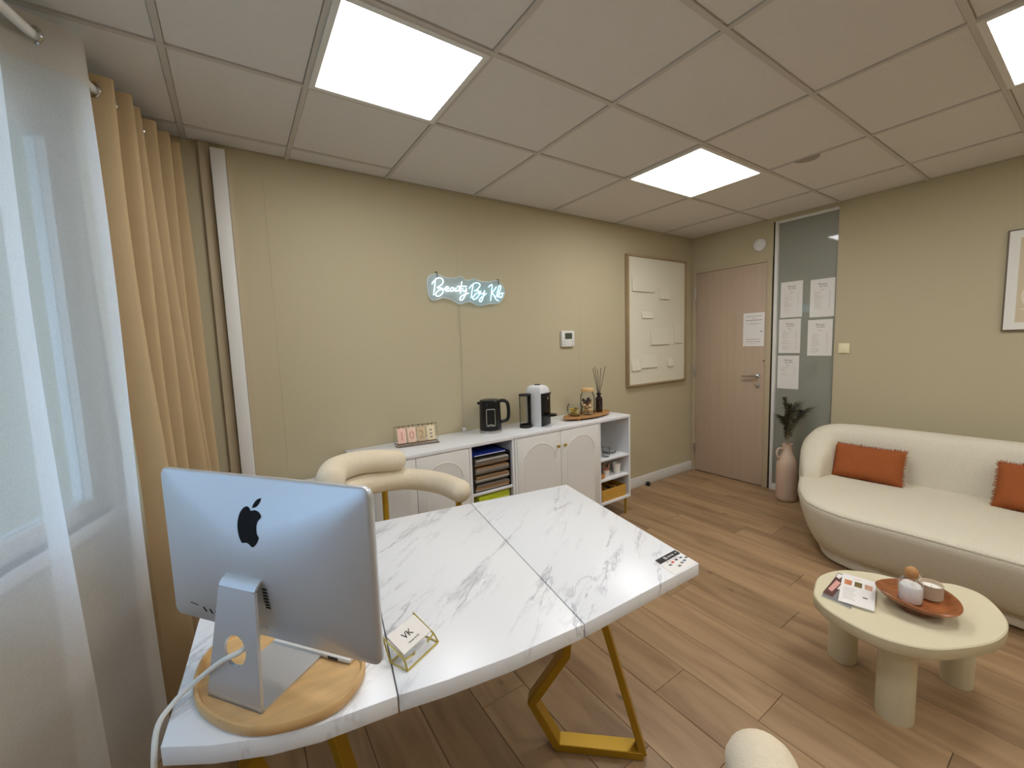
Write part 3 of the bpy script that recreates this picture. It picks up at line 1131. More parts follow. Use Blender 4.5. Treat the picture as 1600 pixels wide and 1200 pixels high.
MB().lathe([(.044, .234), (.046, .236), (.046, .244), (.042, .247)], (-.118, .045, 0), 32).build('tank_lid', BLACKM, tk, smooth=True)
MB().lathe([(.045, 0), (.045, .018), (.042, .022)], (-.118, .045, 0), 32).build('tank_base', BLACKM, cm, smooth=True)
MB().box(-.118, -.05, .02, .07, 0, .012).build('tank_arm', BLACKM, cm)
MB().box(-.0715, -.0655, .035, .055, .02, .225).build('side_rail', BLACKM, cm)

# oval wooden tray and what stands on it
ot = thing('serving_tray', 'oval acacia wood tray on the right sideboard', 'tray', (-1.80, -.225, CT), math.radians(3))
prof = [(.97, .016), (1.0, .020), (1.0, .030), (.97, .032), (.94, .026), (.5, .024)]
rings = []
for s, z in prof:
    ring = []
    for k in range(48):
        a = 2 * PI * k / 48
        c, sn = math.cos(a), math.sin(a)
        ring.append(((.165 * (1 if c > 0 else -1) * abs(c) ** .35 * 0 + .245 * c + .012 * math.cos(3 * a)) * s, .105 * sn * s, z))
    rings.append(ring)
MB().loft(rings).build('dish', BAMBOO, ot, smooth=True, angle=50)
for a in (-.15, .15):
    for b in (-.05, .05):
        MB().lathe([(.012, 0), (.012, .019)], (a, b, 0), 12).build('foot', BAMBOO, ot)
ZT = CT + .026
gb = thing('glass_bowl', 'small glass bowl of yellow sachets on the oval tray', 'bowl', (-1.925, -.215, ZT))
MB().lathe([(.035, .001), (.05, .012), (.062, .045), (.060, .078), (.050, .095), (.049, .095), (.058, .078), (.060, .045), (.048, .014), (.03, .004)], n=28).build('glass', GLASS, gb, smooth=True)
YEL = [M('yellow_sachet', (206, 176, 60), .5), M('olive_sachet', (150, 126, 46), .5), M('cream_sachet', (224, 208, 150), .5)]
for k in range(11):
    a, rr_ = k * 2.4, .032 * math.sqrt((k % 5 + .5) / 5)
    T = Matrix.Translation((rr_ * math.cos(a), rr_ * math.sin(a), .016 + .0045 * k)) @ Matrix.Rotation(a, 4, 'Z') @ Matrix.Rotation(.5 * math.sin(k * 3), 4, 'X')
    MB().box(-.017, .017, -.009, .009, -.004, .004, T).build('sachet', YEL[k % 3], gb, bevel=.002, seg=1)
jr = thing('storage_jar', 'tall glass jar with wooden lid holding sugar cubes on the tray', 'jar', (-1.795, -.225, ZT))
MB().lathe([(.050, .001), (.056, .006), (.057, .14), (.050, .165), (.044, .175), (.044, .185), (.042, .185), (.042, .174), (.055, .138), (.054, .008), (.02, .004)], n=32).build('glass', GLASS, jr, smooth=True)
MB().lathe([(.050, .184), (.051, .186), (.051, .208), (.049, .211)], n=32).build('lid', M('beech_lid', (214, 176, 120), .5, var=.06), jr, smooth=True)
SUG = [M('brown_sugar_cube', (190, 152, 104), .8, var=.1, vs=200), M('pale_sugar_cube', (220, 190, 146), .8), M('dark_capsule', (62, 44, 36), .4), M('bronze_capsule', (140, 92, 66), .35)]
for k in range(30):
    a, rr_ = k * 2.39996, .038 * math.sqrt(((k * 7) % 10 + .5) / 10)
    T = Matrix.Translation((rr_ * math.cos(a), rr_ * math.sin(a), .014 + .0037 * k)) @ Matrix.Rotation(a * 1.3, 4, 'Z') @ Matrix.Rotation(.6 * math.sin(k * 2), 4, 'X')
    m_ = SUG[k % 2] if k < 19 else SUG[3 if k < 24 else 2]
    MB().box(-.011, .011, -.009, .009, -.008, .008, T).build('cube', m_, jr, bevel=.0015, seg=1)
df = thing('reed_diffuser', 'dark bottle reed diffuser with black sticks on the tray', 'diffuser', (-1.655, -.215, ZT))
MB().lathe([(.028, 0), (.030, .004), (.030, .105), (.026, .122), (.014, .132), (.013, .142), (.020, .144), (.021, .158), (.011, .160)], n=28).build('bottle', AMBER, df, smooth=True)
for k, (a, b) in enumerate(((-.055, .01), (-.030, -.02), (-.015, .025), (.018, -.01), (.045, .015), (.075, -.005))):
    MB().tube([(a * .1, b * .1, .02), (a * .16, b * .16, .158), (a, b, .365 + .01 * math.sin(k * 4))], .0021, 6).build('reed', BLACKM, df, smooth=True)

# --------------------------------------------- inside the left niche
fo = thing('letter_tray', 'black mesh letter tray full of papers in the left sideboard', 'letter tray', (-2.80, -.20, .515))
m = MB()
m.box(-.142, -.137, -.17, .15, 0, .235)
m.box(.137, .142, -.17, .15, 0, .235)
m.box(-.137, .137, -.17, .15, 0, .006)
m.box(-.137, .137, .145, .15, .006, .235)
m.build('frame', BLACKM, fo)
for k in range(4):
    sh_ = MB().box(-.137, .137, -.17, .145, .062 + k * .055, .065 + k * .055).build('shelf', BLACKM, fo)
PCOL = [M('grey_paper', (176, 170, 160), .7), M('dim_paper', (120, 108, 96), .7), M('brown_envelope', (158, 122, 86), .7), M('grey_folder', (128, 122, 112), .6), M('kraft_folder', (150, 120, 86), .7)]
for k in range(4):
    for q in range(4):
        z = .008 + k * .055 + q * .010
        MB().box(-.128 + .003 * q, .122 + .004 * (q % 3), -.172 - .004 * (q % 2), .13, z, z + .008).build('paper_stack', PCOL[(k * 3 + q * 2) % 5], fo)
bf = thing('blue_folder', 'blue plastic folder lying on the black letter tray', 'folder', (-2.81, -.21, .752))
MB().box(-.125, .115, -.165, .12, 0, .010).build('cover', BLUE, bf, bevel=.002)
MB().box(-.120, .110, -.1655, .10, .003, .007).build('pages', PAPER, bf)
gf = thing('green_folder', 'lime green plastic document wallet in the lower left niche', 'folder', (-2.80, -.21, .402), math.radians(4))
MB().box(-.125, .125, -.165, .12, 0, .085).build('wallet', LIME, gf, bevel=.012)
MB().box(-.115, .118, -.166, -.160, .012, .05).build('flap', M('pale_lime_flap', (196, 206, 110), .4), gf, bevel=.002)
for z, mt, nm, lb in ((.370, MAROON, 'maroon_folder', 'maroon folder directly under the lime green wallet'), (.338, BLACKM, 'black_folder', 'black folder under the maroon folder'), (.168, DARKG, 'document_box', 'dark document box at the bottom of the left niche')):
    t = thing(nm, lb, 'folder', (-2.80, -.21, z))
    hgt = .031 if z > .28 else .169
    MB().box(-.135, .14, -.165, .13, 0, hgt).build('cover', mt, t, bevel=.002)
    MB().box(-.13, .135, -.1655, .12, .004, hgt - .004).build('pages', mt if z < .2 else PAPER, t)

# --------------------------------------------- inside the right niche
GL = []
for k, (a, b, h_) in enumerate(((-1.775, -.30, .10), (-1.715, -.25, .115), (-1.700, -.33, .085))):
    lb = ['clear glass tumbler nearest the sideboard door', 'tallest clear glass tumbler on the upper right shelf', 'short clear glass tumbler in front on the upper shelf'][k]
    t = thing('tumbler', lb, 'glass', (a, b, .52), group='drinking glasses on the top shelf')
    MB().lathe([(.024, .0), (.026, .004), (.031, h_), (.029, h_), (.024, .008), (.01, .006)], n=20).build('glass', GLASS, t, smooth=True)
t = thing('glass_dish', 'shallow glass dish at the right of the upper shelf', 'dish', (-1.60, -.27, .52))
MB().lathe([(.035, 0), (.05, .006), (.058, .022), (.055, .022), (.046, .008), (.01, .006)], n=24).build('glass', GLASS, t, smooth=True)
PINKR = M('cup_print_red', (176, 110, 96), .6)
for k, (a, b, s) in enumerate(((-1.690, -.315, 1), (-1.605, -.24, 1), (-1.555, -.31, 1.08))):
    lb = ['white paper cup filled with wooden stirrers', 'white paper cup behind the others on the middle shelf', 'plain white cup at the right of the middle shelf'][k]
    t = thing('paper_cup', lb, 'cup', (a, b, .355), group='white cups on the middle shelf')
    MB().lathe([(.024 * s, 0), (.026 * s, .003), (.032 * s, .075 * s), (.033 * s, .077 * s), (.030 * s, .076 * s), (.024 * s, .006), (.01, .005)], n=24).build('cup', WAX, t, smooth=True)
    if k < 2:
        MB().lathe([(.0306 * s, .055), (.0326 * s, .075)], n=24, cap0=False, cap1=False).build('band', PINKR, t, smooth=True)
    if k == 0:
        for q in range(9):
            aa = q * .7
            MB().tube([(.008 * math.cos(aa), .008 * math.sin(aa), .01), (.030 * math.cos(aa), .030 * math.sin(aa), .105 + .012 * (q % 3))], .003, 5).build('stirrer', [DARKG, CORK, STEEL][q % 3], t)
t = thing('wooden_coaster', 'round wooden coaster stack at the left of the middle shelf', 'coaster', (-1.765, -.325, .355))
for k in range(3):
    MB().lathe([(.036, 0), (.037, .002), (.037, .008), (.036, .010)], (0, 0, .0102 * k), 24).build('coaster', CORK, t, smooth=True)
yb = thing('tea_box', 'open yellow card box with compartments on the bottom shelf', 'box', (-1.652, -.235, .168), 0)
m = MB()
m.box(-.140, .140, -.135, .115, 0, .006)
m.box(-.140, .140, -.135, -.129, .006, .095)
m.box(-.140, .140, .109, .115, .006, .095)
m.box(-.140, -.134, -.129, .109, .006, .095)
m.box(.134, .140, -.129, .109, .006, .095)
m.build('box', YELLOW, yb, bevel=.001, seg=1)
for k in (-.045, .045):
    MB().box(k - .002, k + .002, -.129, .109, .006, .088).build('divider', YELLOW, yb)
for k in range(3):
    for q in range(4):
        MB().box(-.128 + k * .09, -.052 + k * .09, -.12 + q * .056, -.075 + q * .056, .006, .055 + .008 * ((k + q) % 3)).build('sachet', [M('brown_sachet', (98, 62, 38)), CORK, DARKG, TANP][(k + q) % 4], yb)

# ================================================================== SIGN WALL
def sg(X, Y):
    dx = X - 300
    return (-3.003 + dx * .00055 + dx * dx * 2.6e-8, 1.799 + (460 - Y) * .000519 + dx * .0000218)


ns = thing('neon_sign', 'glowing white and ice-blue script neon sign on clear acrylic', 'neon sign', (-2.73, 0, 1.83))


def sgl(X, Y, off):
    a, b = sg(X, Y)
    return (a + 2.73, -off, b - 1.83)


outl = [(235, 300), (262, 225), (350, 195), (470, 232), (600, 240), (680, 212), (760, 268), (870, 240), (960, 278), (1090, 275), (1200, 262), (1272, 350), (1292, 440), (1210, 565), (1060, 580), (960, 598), (900, 602), (780, 548), (650, 578), (560, 530), (430, 490), (330, 522), (258, 500), (238, 400)]
op = spline([sgl(a, b, 0) for a, b in outl], 4, True)
n = len(op)
m = MB()
m.add([(q.x, -.030, q.z) for q in op] + [(q.x, -.026, q.z) for q in op], [tuple(range(n)), tuple(range(2 * n - 1, n - 1, -1))] + [(i, (i + 1) % n, n + (i + 1) % n, n + i) for i in range(n)])
m.build('acrylic_backing', ACRYL, ns)
m = MB()
m.tube([(q.x, -.028, q.z) for q in op], .0022, 5, closed=True)
m.build('acrylic_edge', M('acrylic_edge_white', (226, 240, 246), .3), ns, smooth=True)
words = [
    (NEONW, [[(285, 325), (310, 292), (330, 285), (316, 370), (300, 462)],
             [(292, 310), (340, 262), (392, 245), (432, 272), (420, 322), (352, 370), (405, 375), (426, 420), (392, 465), (345, 478), (328, 445), (372, 402), (430, 388), (470, 392)],
             [(470, 392), (498, 378), (490, 356), (468, 362), (456, 392), (474, 414), (512, 404)],
             [(572, 372), (540, 368), (520, 395), (535, 415), (560, 398), (572, 372), (572, 402), (590, 412)],
             [(600, 370), (597, 402), (615, 412), (640, 392), (646, 366), (642, 402), (656, 412)],
             [(682, 288), (664, 380), (655, 440)], [(616, 352), (680, 348), (745, 350)],
             [(690, 372), (688, 405), (708, 414), (735, 392), (742, 372), (728, 440), (690, 515), (658, 532), (646, 510), (680, 470), (768, 436)]]),
    (NEONB, [[(780, 375), (802, 345), (832, 335), (815, 420), (800, 502)],
             [(795, 352), (850, 308), (905, 302), (932, 335), (885, 392), (850, 405), (902, 406), (920, 442), (882, 500), (838, 522), (824, 494), (880, 440), (930, 428)],
             [(935, 408), (936, 440), (960, 446), (988, 418), (994, 404), (972, 480), (942, 548), (916, 545), (925, 512), (1020, 440)],
             [(1050, 355), (1072, 332), (1102, 325), (1090, 430), (1072, 542)],
             [(1162, 348), (1130, 395), (1098, 432), (1122, 462), (1150, 520), (1188, 542)],
             [(1150, 486), (1205, 410), (1228, 352), (1208, 332), (1186, 390), (1172, 455), (1184, 490), (1208, 488)],
             [(1232, 436), (1204, 450), (1202, 490), (1232, 492), (1248, 458), (1232, 436), (1268, 436)]])]
for mt, strokes in words:
    for s in strokes:
        MB().tube(spline([sgl(a, b, .040) for a, b in s], 5), .0023 if mt is NEONW else .0026, 7).build('neon_stroke', mt, ns, smooth=True)
for X in (362, 1205):
    a, b, c = sgl(X, 205 if X < 500 else 285, 0)
    MB().tube([(a, .0, c + .02), (a, -.034, c + .02), (a, -.034, c - .012)], .003, 6).build('wall_hook', BLACKM, ns, smooth=True)
nc = thing('sign_cable', 'thin clear cable hanging from the neon sign to the sideboard', 'cable', (-2.80, 0, 0))
MB().tube([(.0, -.012, 1.77), (.002, -.006, 1.5), (-.004, -.006, 1.1), (-.01, -.006, .90), (-.012, -.012, .86)], .0018, 6).build('cord', M('clear_cord', (186, 178, 156), .4), nc, smooth=True)
MB().box(-.024, .0, -.03, -.004, .848, .872).build('plug', WHITED, nc, bevel=.003)

ts = thing('thermostat', 'white wall thermostat with grey display', 'thermostat', (-1.805, 0, 1.485))
MB().box(-.070, .070, -.024, -.002, -.066, .066).build('case', WHITED, ts, bevel=.005)
MB().box(-.038, .040, -.0252, -.0238, -.002, .048).build('display', LCD, ts)
for a in (-.045, .045):
    for b in (-.022, -.048):
        MB().box(a - .008, a + .008, -.0250, -.0238, b - .004, b + .004).build('button', INKL, ts)

# framed relief picture
pc = thing('relief_picture', 'large framed off-white relief artwork beside the door', 'picture', (-.619, 0, 1.632))
hw, hh = .456, .617
m = MB()
for a, b, c, d in ((-hw, hw, -hh, -hh + .016), (-hw, hw, hh - .016, hh), (-hw, -hw + .016, -hh + .016, hh - .016), (hw - .016, hw, -hh + .016, hh - .016)):
    m.box(a, b, -.042, 0, c, d)
m.build('frame', M('oak_frame', (160, 138, 104), .5, var=.1), pc, bevel=.002)
CANV = M('plaster_canvas', (226, 220, 198), .85, bump=.25, bs=60)
MB().box(-hw + .016, hw - .016, -.026, 0, -hh + .016, hh - .016).build('canvas', CANV, pc)
for a, b, z0, z1 in ((-.39, -.06, .28, .56), (.02, .18, .22, .40), (-.25, -.08, .03, .12), (-.12, .18, -.23, .02), (.26, .38, -.22, .10), (-.28, -.02, -.45, -.26), (-.40, -.27, -.47, -.30), (.15, .24, -.455, -.33)):
    T = Matrix.Translation(((a + b) / 2, -.0275, (z0 + z1) / 2)) @ Matrix.Rotation(math.radians(-1.2 / max(.12, z1 - z0)), 4, 'X')
    MB().box(-(b - a) / 2, (b - a) / 2, -.002, .002, -(z1 - z0) / 2, (z1 - z0) / 2, T).build('relief_sheet', CANV, pc)

# ================================================================== DOOR WALL
nt_ = thing('door_notice', 'white notice sheet taped to the door', 'notice', (0, -.643, 1.517))


def wallbox(t, u0, u1, v0, v1, d0, d1, name, mat, bv=0):
    return MB().box(u0, u1, v0, v1, d0, d1, TW(0, 0, 0)).build(name, mat, t, bevel=bv)


wallbox(nt_, -.096, .096, -.158, .158, .0045, .0055, 'sheet', PAPER)
for v, w_, h_, mt in ((.125, .070, .004, INK), (.105, .010, .004, INKD), (.088, .075, .0045, INKD), (.070, .035, .003, INKL), (.055, .066, .003, INK), (.044, .03, .003, INKL), (-.093, .064, .004, INK), (-.115, .064, .004, INK), (-.133, .04, .003, INKL)):
    # broken into words
    u = -w_
    random.seed(int(v * 1000) + 500)
    while u < w_:
        l = random.uniform(.012, .028)
        wallbox(nt_, u, min(u + l, w_), v - h_ / 2, v + h_ / 2, .0055, .0058, 'printed_word', mt)
        u += l + .004
wallbox(nt_, .060, .080, -.022, -.016, .0055, .0058, 'printed_word', INKD)

lab5 = [((-.861, 1.925), (-1.035, 1.610), 'upper left'), ((-1.092, 1.915), (-1.268, 1.597), 'upper right'), ((-.854, 1.596), (-1.028, 1.291), 'middle left'), ((-1.083, 1.575), (-1.262, 1.268), 'lower right'), ((-.851, 1.268), (-1.024, .966), 'bottom')]
names5 = ['price list sheet at the top left of the glass panel', 'price list sheet at the top right of the glass panel', 'price list sheet in the middle of the left column on the glass', 'price list sheet low in the right column on the glass', 'lowest price list sheet in the left column on the glass']
for k, ((ya, za), (yb2, zb2), _) in enumerate(lab5):
    t = thing('price_list', names5[k], 'poster', (0.0, (ya + yb2) / 2, (za + zb2) / 2), group='sheets on the glass panel')
    w_, h_ = abs(yb2 - ya) / 2, abs(zb2 - za) / 2
    wallbox(t, -w_, w_, -h_, h_, -.0205, -.0195, 'sheet', LAMIN)
    TT = TW(0, 0, 0)
    text_part('Beauty', .024, INK, t, TT @ Matrix.Translation((.002, h_ - .042, -.0193)), depth=.0002)
    text_part('by Klo', .022, INK, t, TT @ Matrix.Translation((.006, h_ - .062, -.0193)), depth=.0002)
    random.seed(40 + k)
    wallbox(t, -.012, .012, h_ - .092, h_ - .089, -.0195, -.0192, 'printed_line', INK)
    rows = [12, 12, 15, 15, 6][k]
    for q in range(rows):
        v = h_ - .108 - q * .0125
        if k != 1 and random.random() < .12:
            continue
        wallbox(t, -.058, -.058 + random.uniform(.03, .07), v - .0016, v + .0016, -.0195, -.0192, 'printed_line', INKL)
        wallbox(t, .046, .060, v - .0016, v + .0016, -.0195, -.0192, 'printed_line', INKL)

al = thing('alarm_siren', 'round white alarm sounder on the wall above the door', 'alarm', (0, -.686, 2.296))
MB().lathe([(.056, .001), (.058, .006), (.056, .022), (.046, .032), (.012, .036)], n=36, T=TW(0, 0, 0)).build('case', WHITED, al, smooth=True, angle=50)
MB().lathe([(.005, 0), (.005, .003)], n=10, T=TW(.012, -.034, .029)).build('led_hole', INKD, al)
sw = thing('light_switch', 'square cream light switch beside the glass panel', 'light switch', (0, -1.352, 1.33))
wallbox(sw, -.038, .038, -.041, .041, .001, .010, 'plate', M('cream_switch_plate', (232, 220, 176), .4), .003)
wallbox(sw, -.029, .029, -.032, .032, .009, .014, 'rocker', M('cream_switch_rocker', (236, 226, 186), .4), .003)

pr_ = thing('framed_print', 'framed beige print with pale shapes on the right-hand wall', 'picture', (0, -2.56, 1.745))
wallbox(pr_, -.384, .384, -.315, .315, .001, .022, 'frame', M('dark_bronze_frame', (104, 88, 66), .5), .002)
wallbox(pr_, -.376, .376, -.307, .307, .020, .0235, 'mount', M('off_white_mount', (226, 224, 214), .7))
wallbox(pr_, -.330, .330, -.262, .262, .0235, .0242, 'print', M('beige_print', (206, 190, 160), .8))
for u, v, a_, b_ in ((-.255, .12, .05, .07), (-.262, -.10, .05, .075), (-.10, .02, .1, .15), (.12, -.05, .08, .12)):
    MB().prism([(u + a_ * math.cos(x), v + b_ * math.sin(x)) for x in [2 * PI * i / 24 for i in range(24)]], .0242, .0247, TW(0, 0, 0)).build('print_shape', M('pale_print_shape', (226, 212, 192), .8), pr_)
wallbox(pr_, -.31, .10, -.185, -.178, .0242, .0247, 'print_shape', M('pale_print_line', (228, 218, 202), .8))

ds = thing('door_stopper', 'small black rubber door stopper by the skirting board', 'door stopper', (-.80, -.045, 0))
MB().lathe([(.020, 0), (.021, .004), (.019, .030), (.012, .038)], n=18).build('rubber', BLACKM, ds, smooth=True)

# ================================================================== VASE WITH FEATHERS
va = thing('floor_vase', 'tall blush ceramic floor vase with small handle', 'vase', (-.19, -1.035, 0))
MB().lathe([(.060, 0), (.072, .008), (.079, .03), (.080, .30), (.076, .345), (.060, .385), (.044, .42), (.038, .45), (.037, .50), (.040, .508), (.036, .508), (.033, .48), (.03, .45)], n=40).build('body', CERAM, va, smooth=True, angle=60)
lv = Vector((-.83, .56, 0))
hp = [lv * .042 + Vector((0, 0, .465)), lv * .075 + Vector((0, 0, .468)), lv * .092 + Vector((0, 0, .435)), lv * .082 + Vector((0, 0, .395)), lv * .060 + Vector((0, 0, .385))]
MB().tube(spline(hp, 6), .008, 10).build('handle', CERAM, va, smooth=True)
rv = Vector((.83, -.56, 0))
FE = [(-.035, .92, .000, 'slender dark feather, the most upright one'), (.015, .84, .02, 'peacock feather in the middle of the vase'), (.105, .80, .03, 'peacock feather drooping furthest to the right'), (.060, .84, -.03, 'peacock feather leaning slightly right'), (-.010, .74, -.04, 'short brown feather at the front of the vase')]
for k, (dx, zt_, dep, lb) in enumerate(FE):
    t = thing('peacock_feather', lb, 'feather', (-.19, -1.035, 0), group='feathers in the floor vase')
    base = Vector((0, 0, .40))
    tip = rv * dx + Vector((-.56, -.83, 0)) * dep + Vector((0, 0, zt_))
    mid = rv * (dx * .25) + Vector((-.56, -.83, 0)) * dep * .3 + Vector((0, 0, .40 + (zt_ - .40) * .62))
    ps = spline([base, mid, tip], 14)
    MB().tube(ps, [.0022 * (1 - .7 * i / len(ps)) for i in range(len(ps))], 5).build('stem', STEMM, t, smooth=True)
    m = MB()
    rnd = random.Random(k)
    nps = len(ps)
    for q in range(430):
        u = rnd.uniform(.34, 1.0)
        i = min(nps - 2, int(u * (nps - 1)))
        c = ps[i].lerp(ps[i + 1], u * (nps - 1) - i)
        tg = (ps[i + 1] - ps[i]).normalized()
        sd_ = rv * rnd.choice((-1, 1)) + Vector((-.56, -.83, 0)) * rnd.uniform(-.8, .8)
        L_ = (.030 + .060 * max(0, u - .55) / .45) * rnd.uniform(.6, 1.25) if k != 0 else .03 * rnd.uniform(.4, 1.1)
        e = c + sd_.normalized() * L_ * rnd.uniform(.7, 1.1) + tg * L_ * rnd.uniform(.1, .7) + Vector((0, 0, -.006))
        wv = tg.cross(sd_).normalized() * .0011 + tg * .0011
        m.add([c - wv, c + wv, c.lerp(e, .6) + wv * .9 + Vector((0, 0, .002)), e, c.lerp(e, .6) - wv * .9 + Vector((0, 0, .002))], [(0, 1, 2, 3, 4)])
    o = m.build('barbs', FEATH, t)
    o['kind'] = 'stuff'
    if k in (1, 2, 3):
        cc = ps[-3]
        m = MB()
        m.lathe([(.001, -.004), (.011, -.002), (.011, .002), (.001, .004)], n=12, T=Matrix.Translation(cc + Vector((-.008, -.012, 0))) @ Matrix.Rotation(1.2, 4, 'X') @ Matrix.Rotation(-.6, 4, 'Y'))
        m.build('eye', FEATHB, t, smooth=True)

# ================================================================== SOFA
so = thing('sofa', 'curved cream boucle sofa against the door wall', 'sofa')
sp = [(-.50, -1.275), (-.74, -1.335), (-.96, -1.425), (-1.15, -1.55), (-1.235, -1.74), (-1.236, -1.99), (-1.235, -2.23), (-1.24, -2.45), (-1.25, -2.72), (-1.20, -3.02), (-1.0, -3.24), (-.62, -3.33), (-.25, -3.28), (-.13, -3.05), (-.12, -2.6), (-.12, -2.1), (-.13, -1.6), (-.24, -1.32)]
so_ol = [(q.x, q.y) for q in spline([(a, b, 0) for a, b in sp], 6, True)]
if sum(so_ol[i - 1][0] * so_ol[i][1] - so_ol[i][0] * so_ol[i - 1][1] for i in range(len(so_ol))) < 0:
    so_ol = so_ol[::-1]


def ring(d, z):
    return [(a, b, z) for a, b in inset(so_ol, d)]


MB().loft([ring(.10, .085), ring(.075, .10), ring(.045, .16), ring(.018, .25), ring(.004, .32), ring(0, .352), ring(.004, .364), ring(.012, .364), ring(.016, .362)]).build('base_body', BOUCLE, so, smooth=True, angle=60)
MB().loft([ring(.006, .362), ring(.003, .368), ring(.006, .378), ring(.03, .388), ring(.08, .394), ring(.14, .397)]).build('seat_cushion', BOUCLE, so, smooth=True, angle=60)
MB().loft([ring(.125, .012), ring(.118, .02), ring(.118, .076), ring(.125, .084)]).build('plinth', BOUCLE, so, smooth=True)
MB().loft([ring(.15, .0), ring(.15, .02)]).build('foot_plate', DARKG, so)
bp_ = spline([(-.66, -1.385, 0), (-.52, -1.355, 0), (-.36, -1.365, 0), (-.265, -1.47, 0), (-.235, -1.66, 0), (-.225, -2.1, 0), (-.225, -2.6, 0), (-.25, -2.98, 0), (-.40, -3.18, 0), (-.66, -3.24, 0)], 8)
nb = len(bp_)
rings = []
for i, q in enumerate(bp_):
    t = (bp_[min(i + 1, nb - 1)] - bp_[max(i - 1, 0)]).normalized()
    nn = Vector((-t.y, t.x, 0))
    u = i / (nb - 1)
    e = min(u, 1 - u) / .30
    e = min(1, e)
    top = .40 + .345 * math.sin(e * PI / 2) ** .8 + .012 * math.sin(u * PI)
    th = .045 + .060 * min(1, e * 2.2)
    sec = []
    zb = .30
    for a, b in ((1, 0), (1.04, .25), (1.02, .5), (.98, .72), (.85, .88), (.55, .97), (0, 1.0), (-.55, .97), (-.85, .88), (-.98, .72), (-1.0, .5), (-1.0, .25), (-1, 0)):
        sec.append(q + nn * th * a + Vector((0, 0, zb + (top - zb) * b)))
    rings.append(sec)
MB().loft(rings).build('backrest', BOUCLE, so, smooth=True, angle=70)


def cushion(lb, loc, w, h, lean, yaw):
    t = thing('throw_pillow', lb, 'pillow', loc, yaw, group='rust cushions on the sofa')
    # local: x across, z up, front faces -y
    R = Matrix.Rotation(lean, 4, 'X')
    nu, nv = 22, 16
    v, f = [], []
    for side in (-1, 1):
        for j in range(nv + 1):
            for i in range(nu + 1):
                a, b = 2 * i / nu - 1, 2 * j / nv - 1
                bul = .055 * ((1 - a ** 4) * (1 - b ** 4)) ** .55
                pin = 1 - .035 * (1 - abs(b) ** 2) * 0 - .04 * (1 - a * a) * abs(b) ** 3
                px_ = 1 - .035 * (1 - b * b) * abs(a) ** 3
                wr = .003 * math.sin(9 * a + 4 * b) * (1 - a * a)
                v.append(R @ Vector((a * w / 2 * px_, side * bul + wr, h / 2 + b * h / 2 * pin)))
    k = (nu + 1) * (nv + 1)
    for j in range(nv):
        for i in range(nu):
            q = j * (nu + 1) + i
            f.append((q, q + 1, q + nu + 2, q + nu + 1))
            f.append((k + q, k + q + nu + 1, k + q + nu + 2, k + q + 1))
    m = MB().add(v, f)
    o = m.build('cover', RUST, t, smooth=True, angle=80)
    fm = MB()
    rn = random.Random(3)
    per = [(a, -1) for a in [-1 + 2 * i / 70 for i in range(71)]] + [(a, 1) for a in [-1 + 2 * i / 70 for i in range(71)]] + [(-1, b) for b in [-1 + 2 * i / 46 for i in range(47)]] + [(1, b) for b in [-1 + 2 * i / 46 for i in range(47)]]
    for a, b in per:
        pin = 1 - .04 * (1 - a * a) * abs(b) ** 3
        px_ = 1 - .035 * (1 - b * b) * abs(a) ** 3
        c = R @ Vector((a * w / 2 * px_, 0, h / 2 + b * h / 2 * pin))
        out_ = Vector((a if abs(a) == 1 else 0, 0, b if abs(b) == 1 else 0))
        e = c + (R @ (out_.normalized() * rn.uniform(.006, .014) + Vector((rn.uniform(-.004, .004), rn.uniform(-.005, .005), rn.uniform(-.004, .004)))))
        c2 = c - (R @ (out_.normalized() * .006))
        fm.tube([c2, e], [.0026, .0014], 4)
    fo_ = fm.build('fringe', RUST, t)
    fo_['kind'] = 'stuff'
    return t


cushion('rust linen cushion with frayed edges at the left of the sofa', (-.475, -1.648, .398), .395, .245, math.radians(-20), math.radians(-90 + 2))
cushion('rust linen cushion cut by the right edge of the photo', (-.475, -2.44, .398), .40, .270, math.radians(-20), math.radians(-90 - 3))

# ================================================================== COFFEE TABLE
ct = thing('coffee_table', 'cream kidney-shaped coffee table with three round legs', 'coffee table')
cp_ = [(-2.165, -1.945), (-2.045, -1.925), (-1.920, -1.965), (-1.842, -2.055), (-1.812, -2.135), (-1.755, -2.205), (-1.688, -2.285), (-1.715, -2.375), (-1.87, -2.445), (-2.03, -2.437), (-2.18, -2.371), (-2.275, -2.30), (-2.325, -2.19), (-2.300, -2.050), (-2.24, -1.975)]
co = [(q.x, q.y) for q in spline([(a, b, 0) for a, b in cp_], 8, True)]
if sum(co[i - 1][0] * co[i][1] - co[i][0] * co[i - 1][1] for i in range(len(co))) < 0:
    co = co[::-1]
ZC = .38
MB().loft([[(a, b, z) for a, b in inset(co, d)] for d, z in ((.004, ZC - .045), (0, ZC - .040), (0, ZC - .004), (.004, ZC))]).build('top', TABLE, ct, smooth=True, angle=40)
for a, b, r_ in ((-2.165, -2.215, .056), (-1.975, -1.995, .052), (-1.765, -2.315, .050)):
    MB().lathe([(r_ * .98, 0), (r_, .004), (r_, ZC - .044)], (a, b, 0), 36).build('leg', TABLE, ct, smooth=True, angle=50)


def slab(t, pts, z0, z1, name, mat, bend=0):
    return MB().prism(pts, z0, z1).build(name, mat, t)


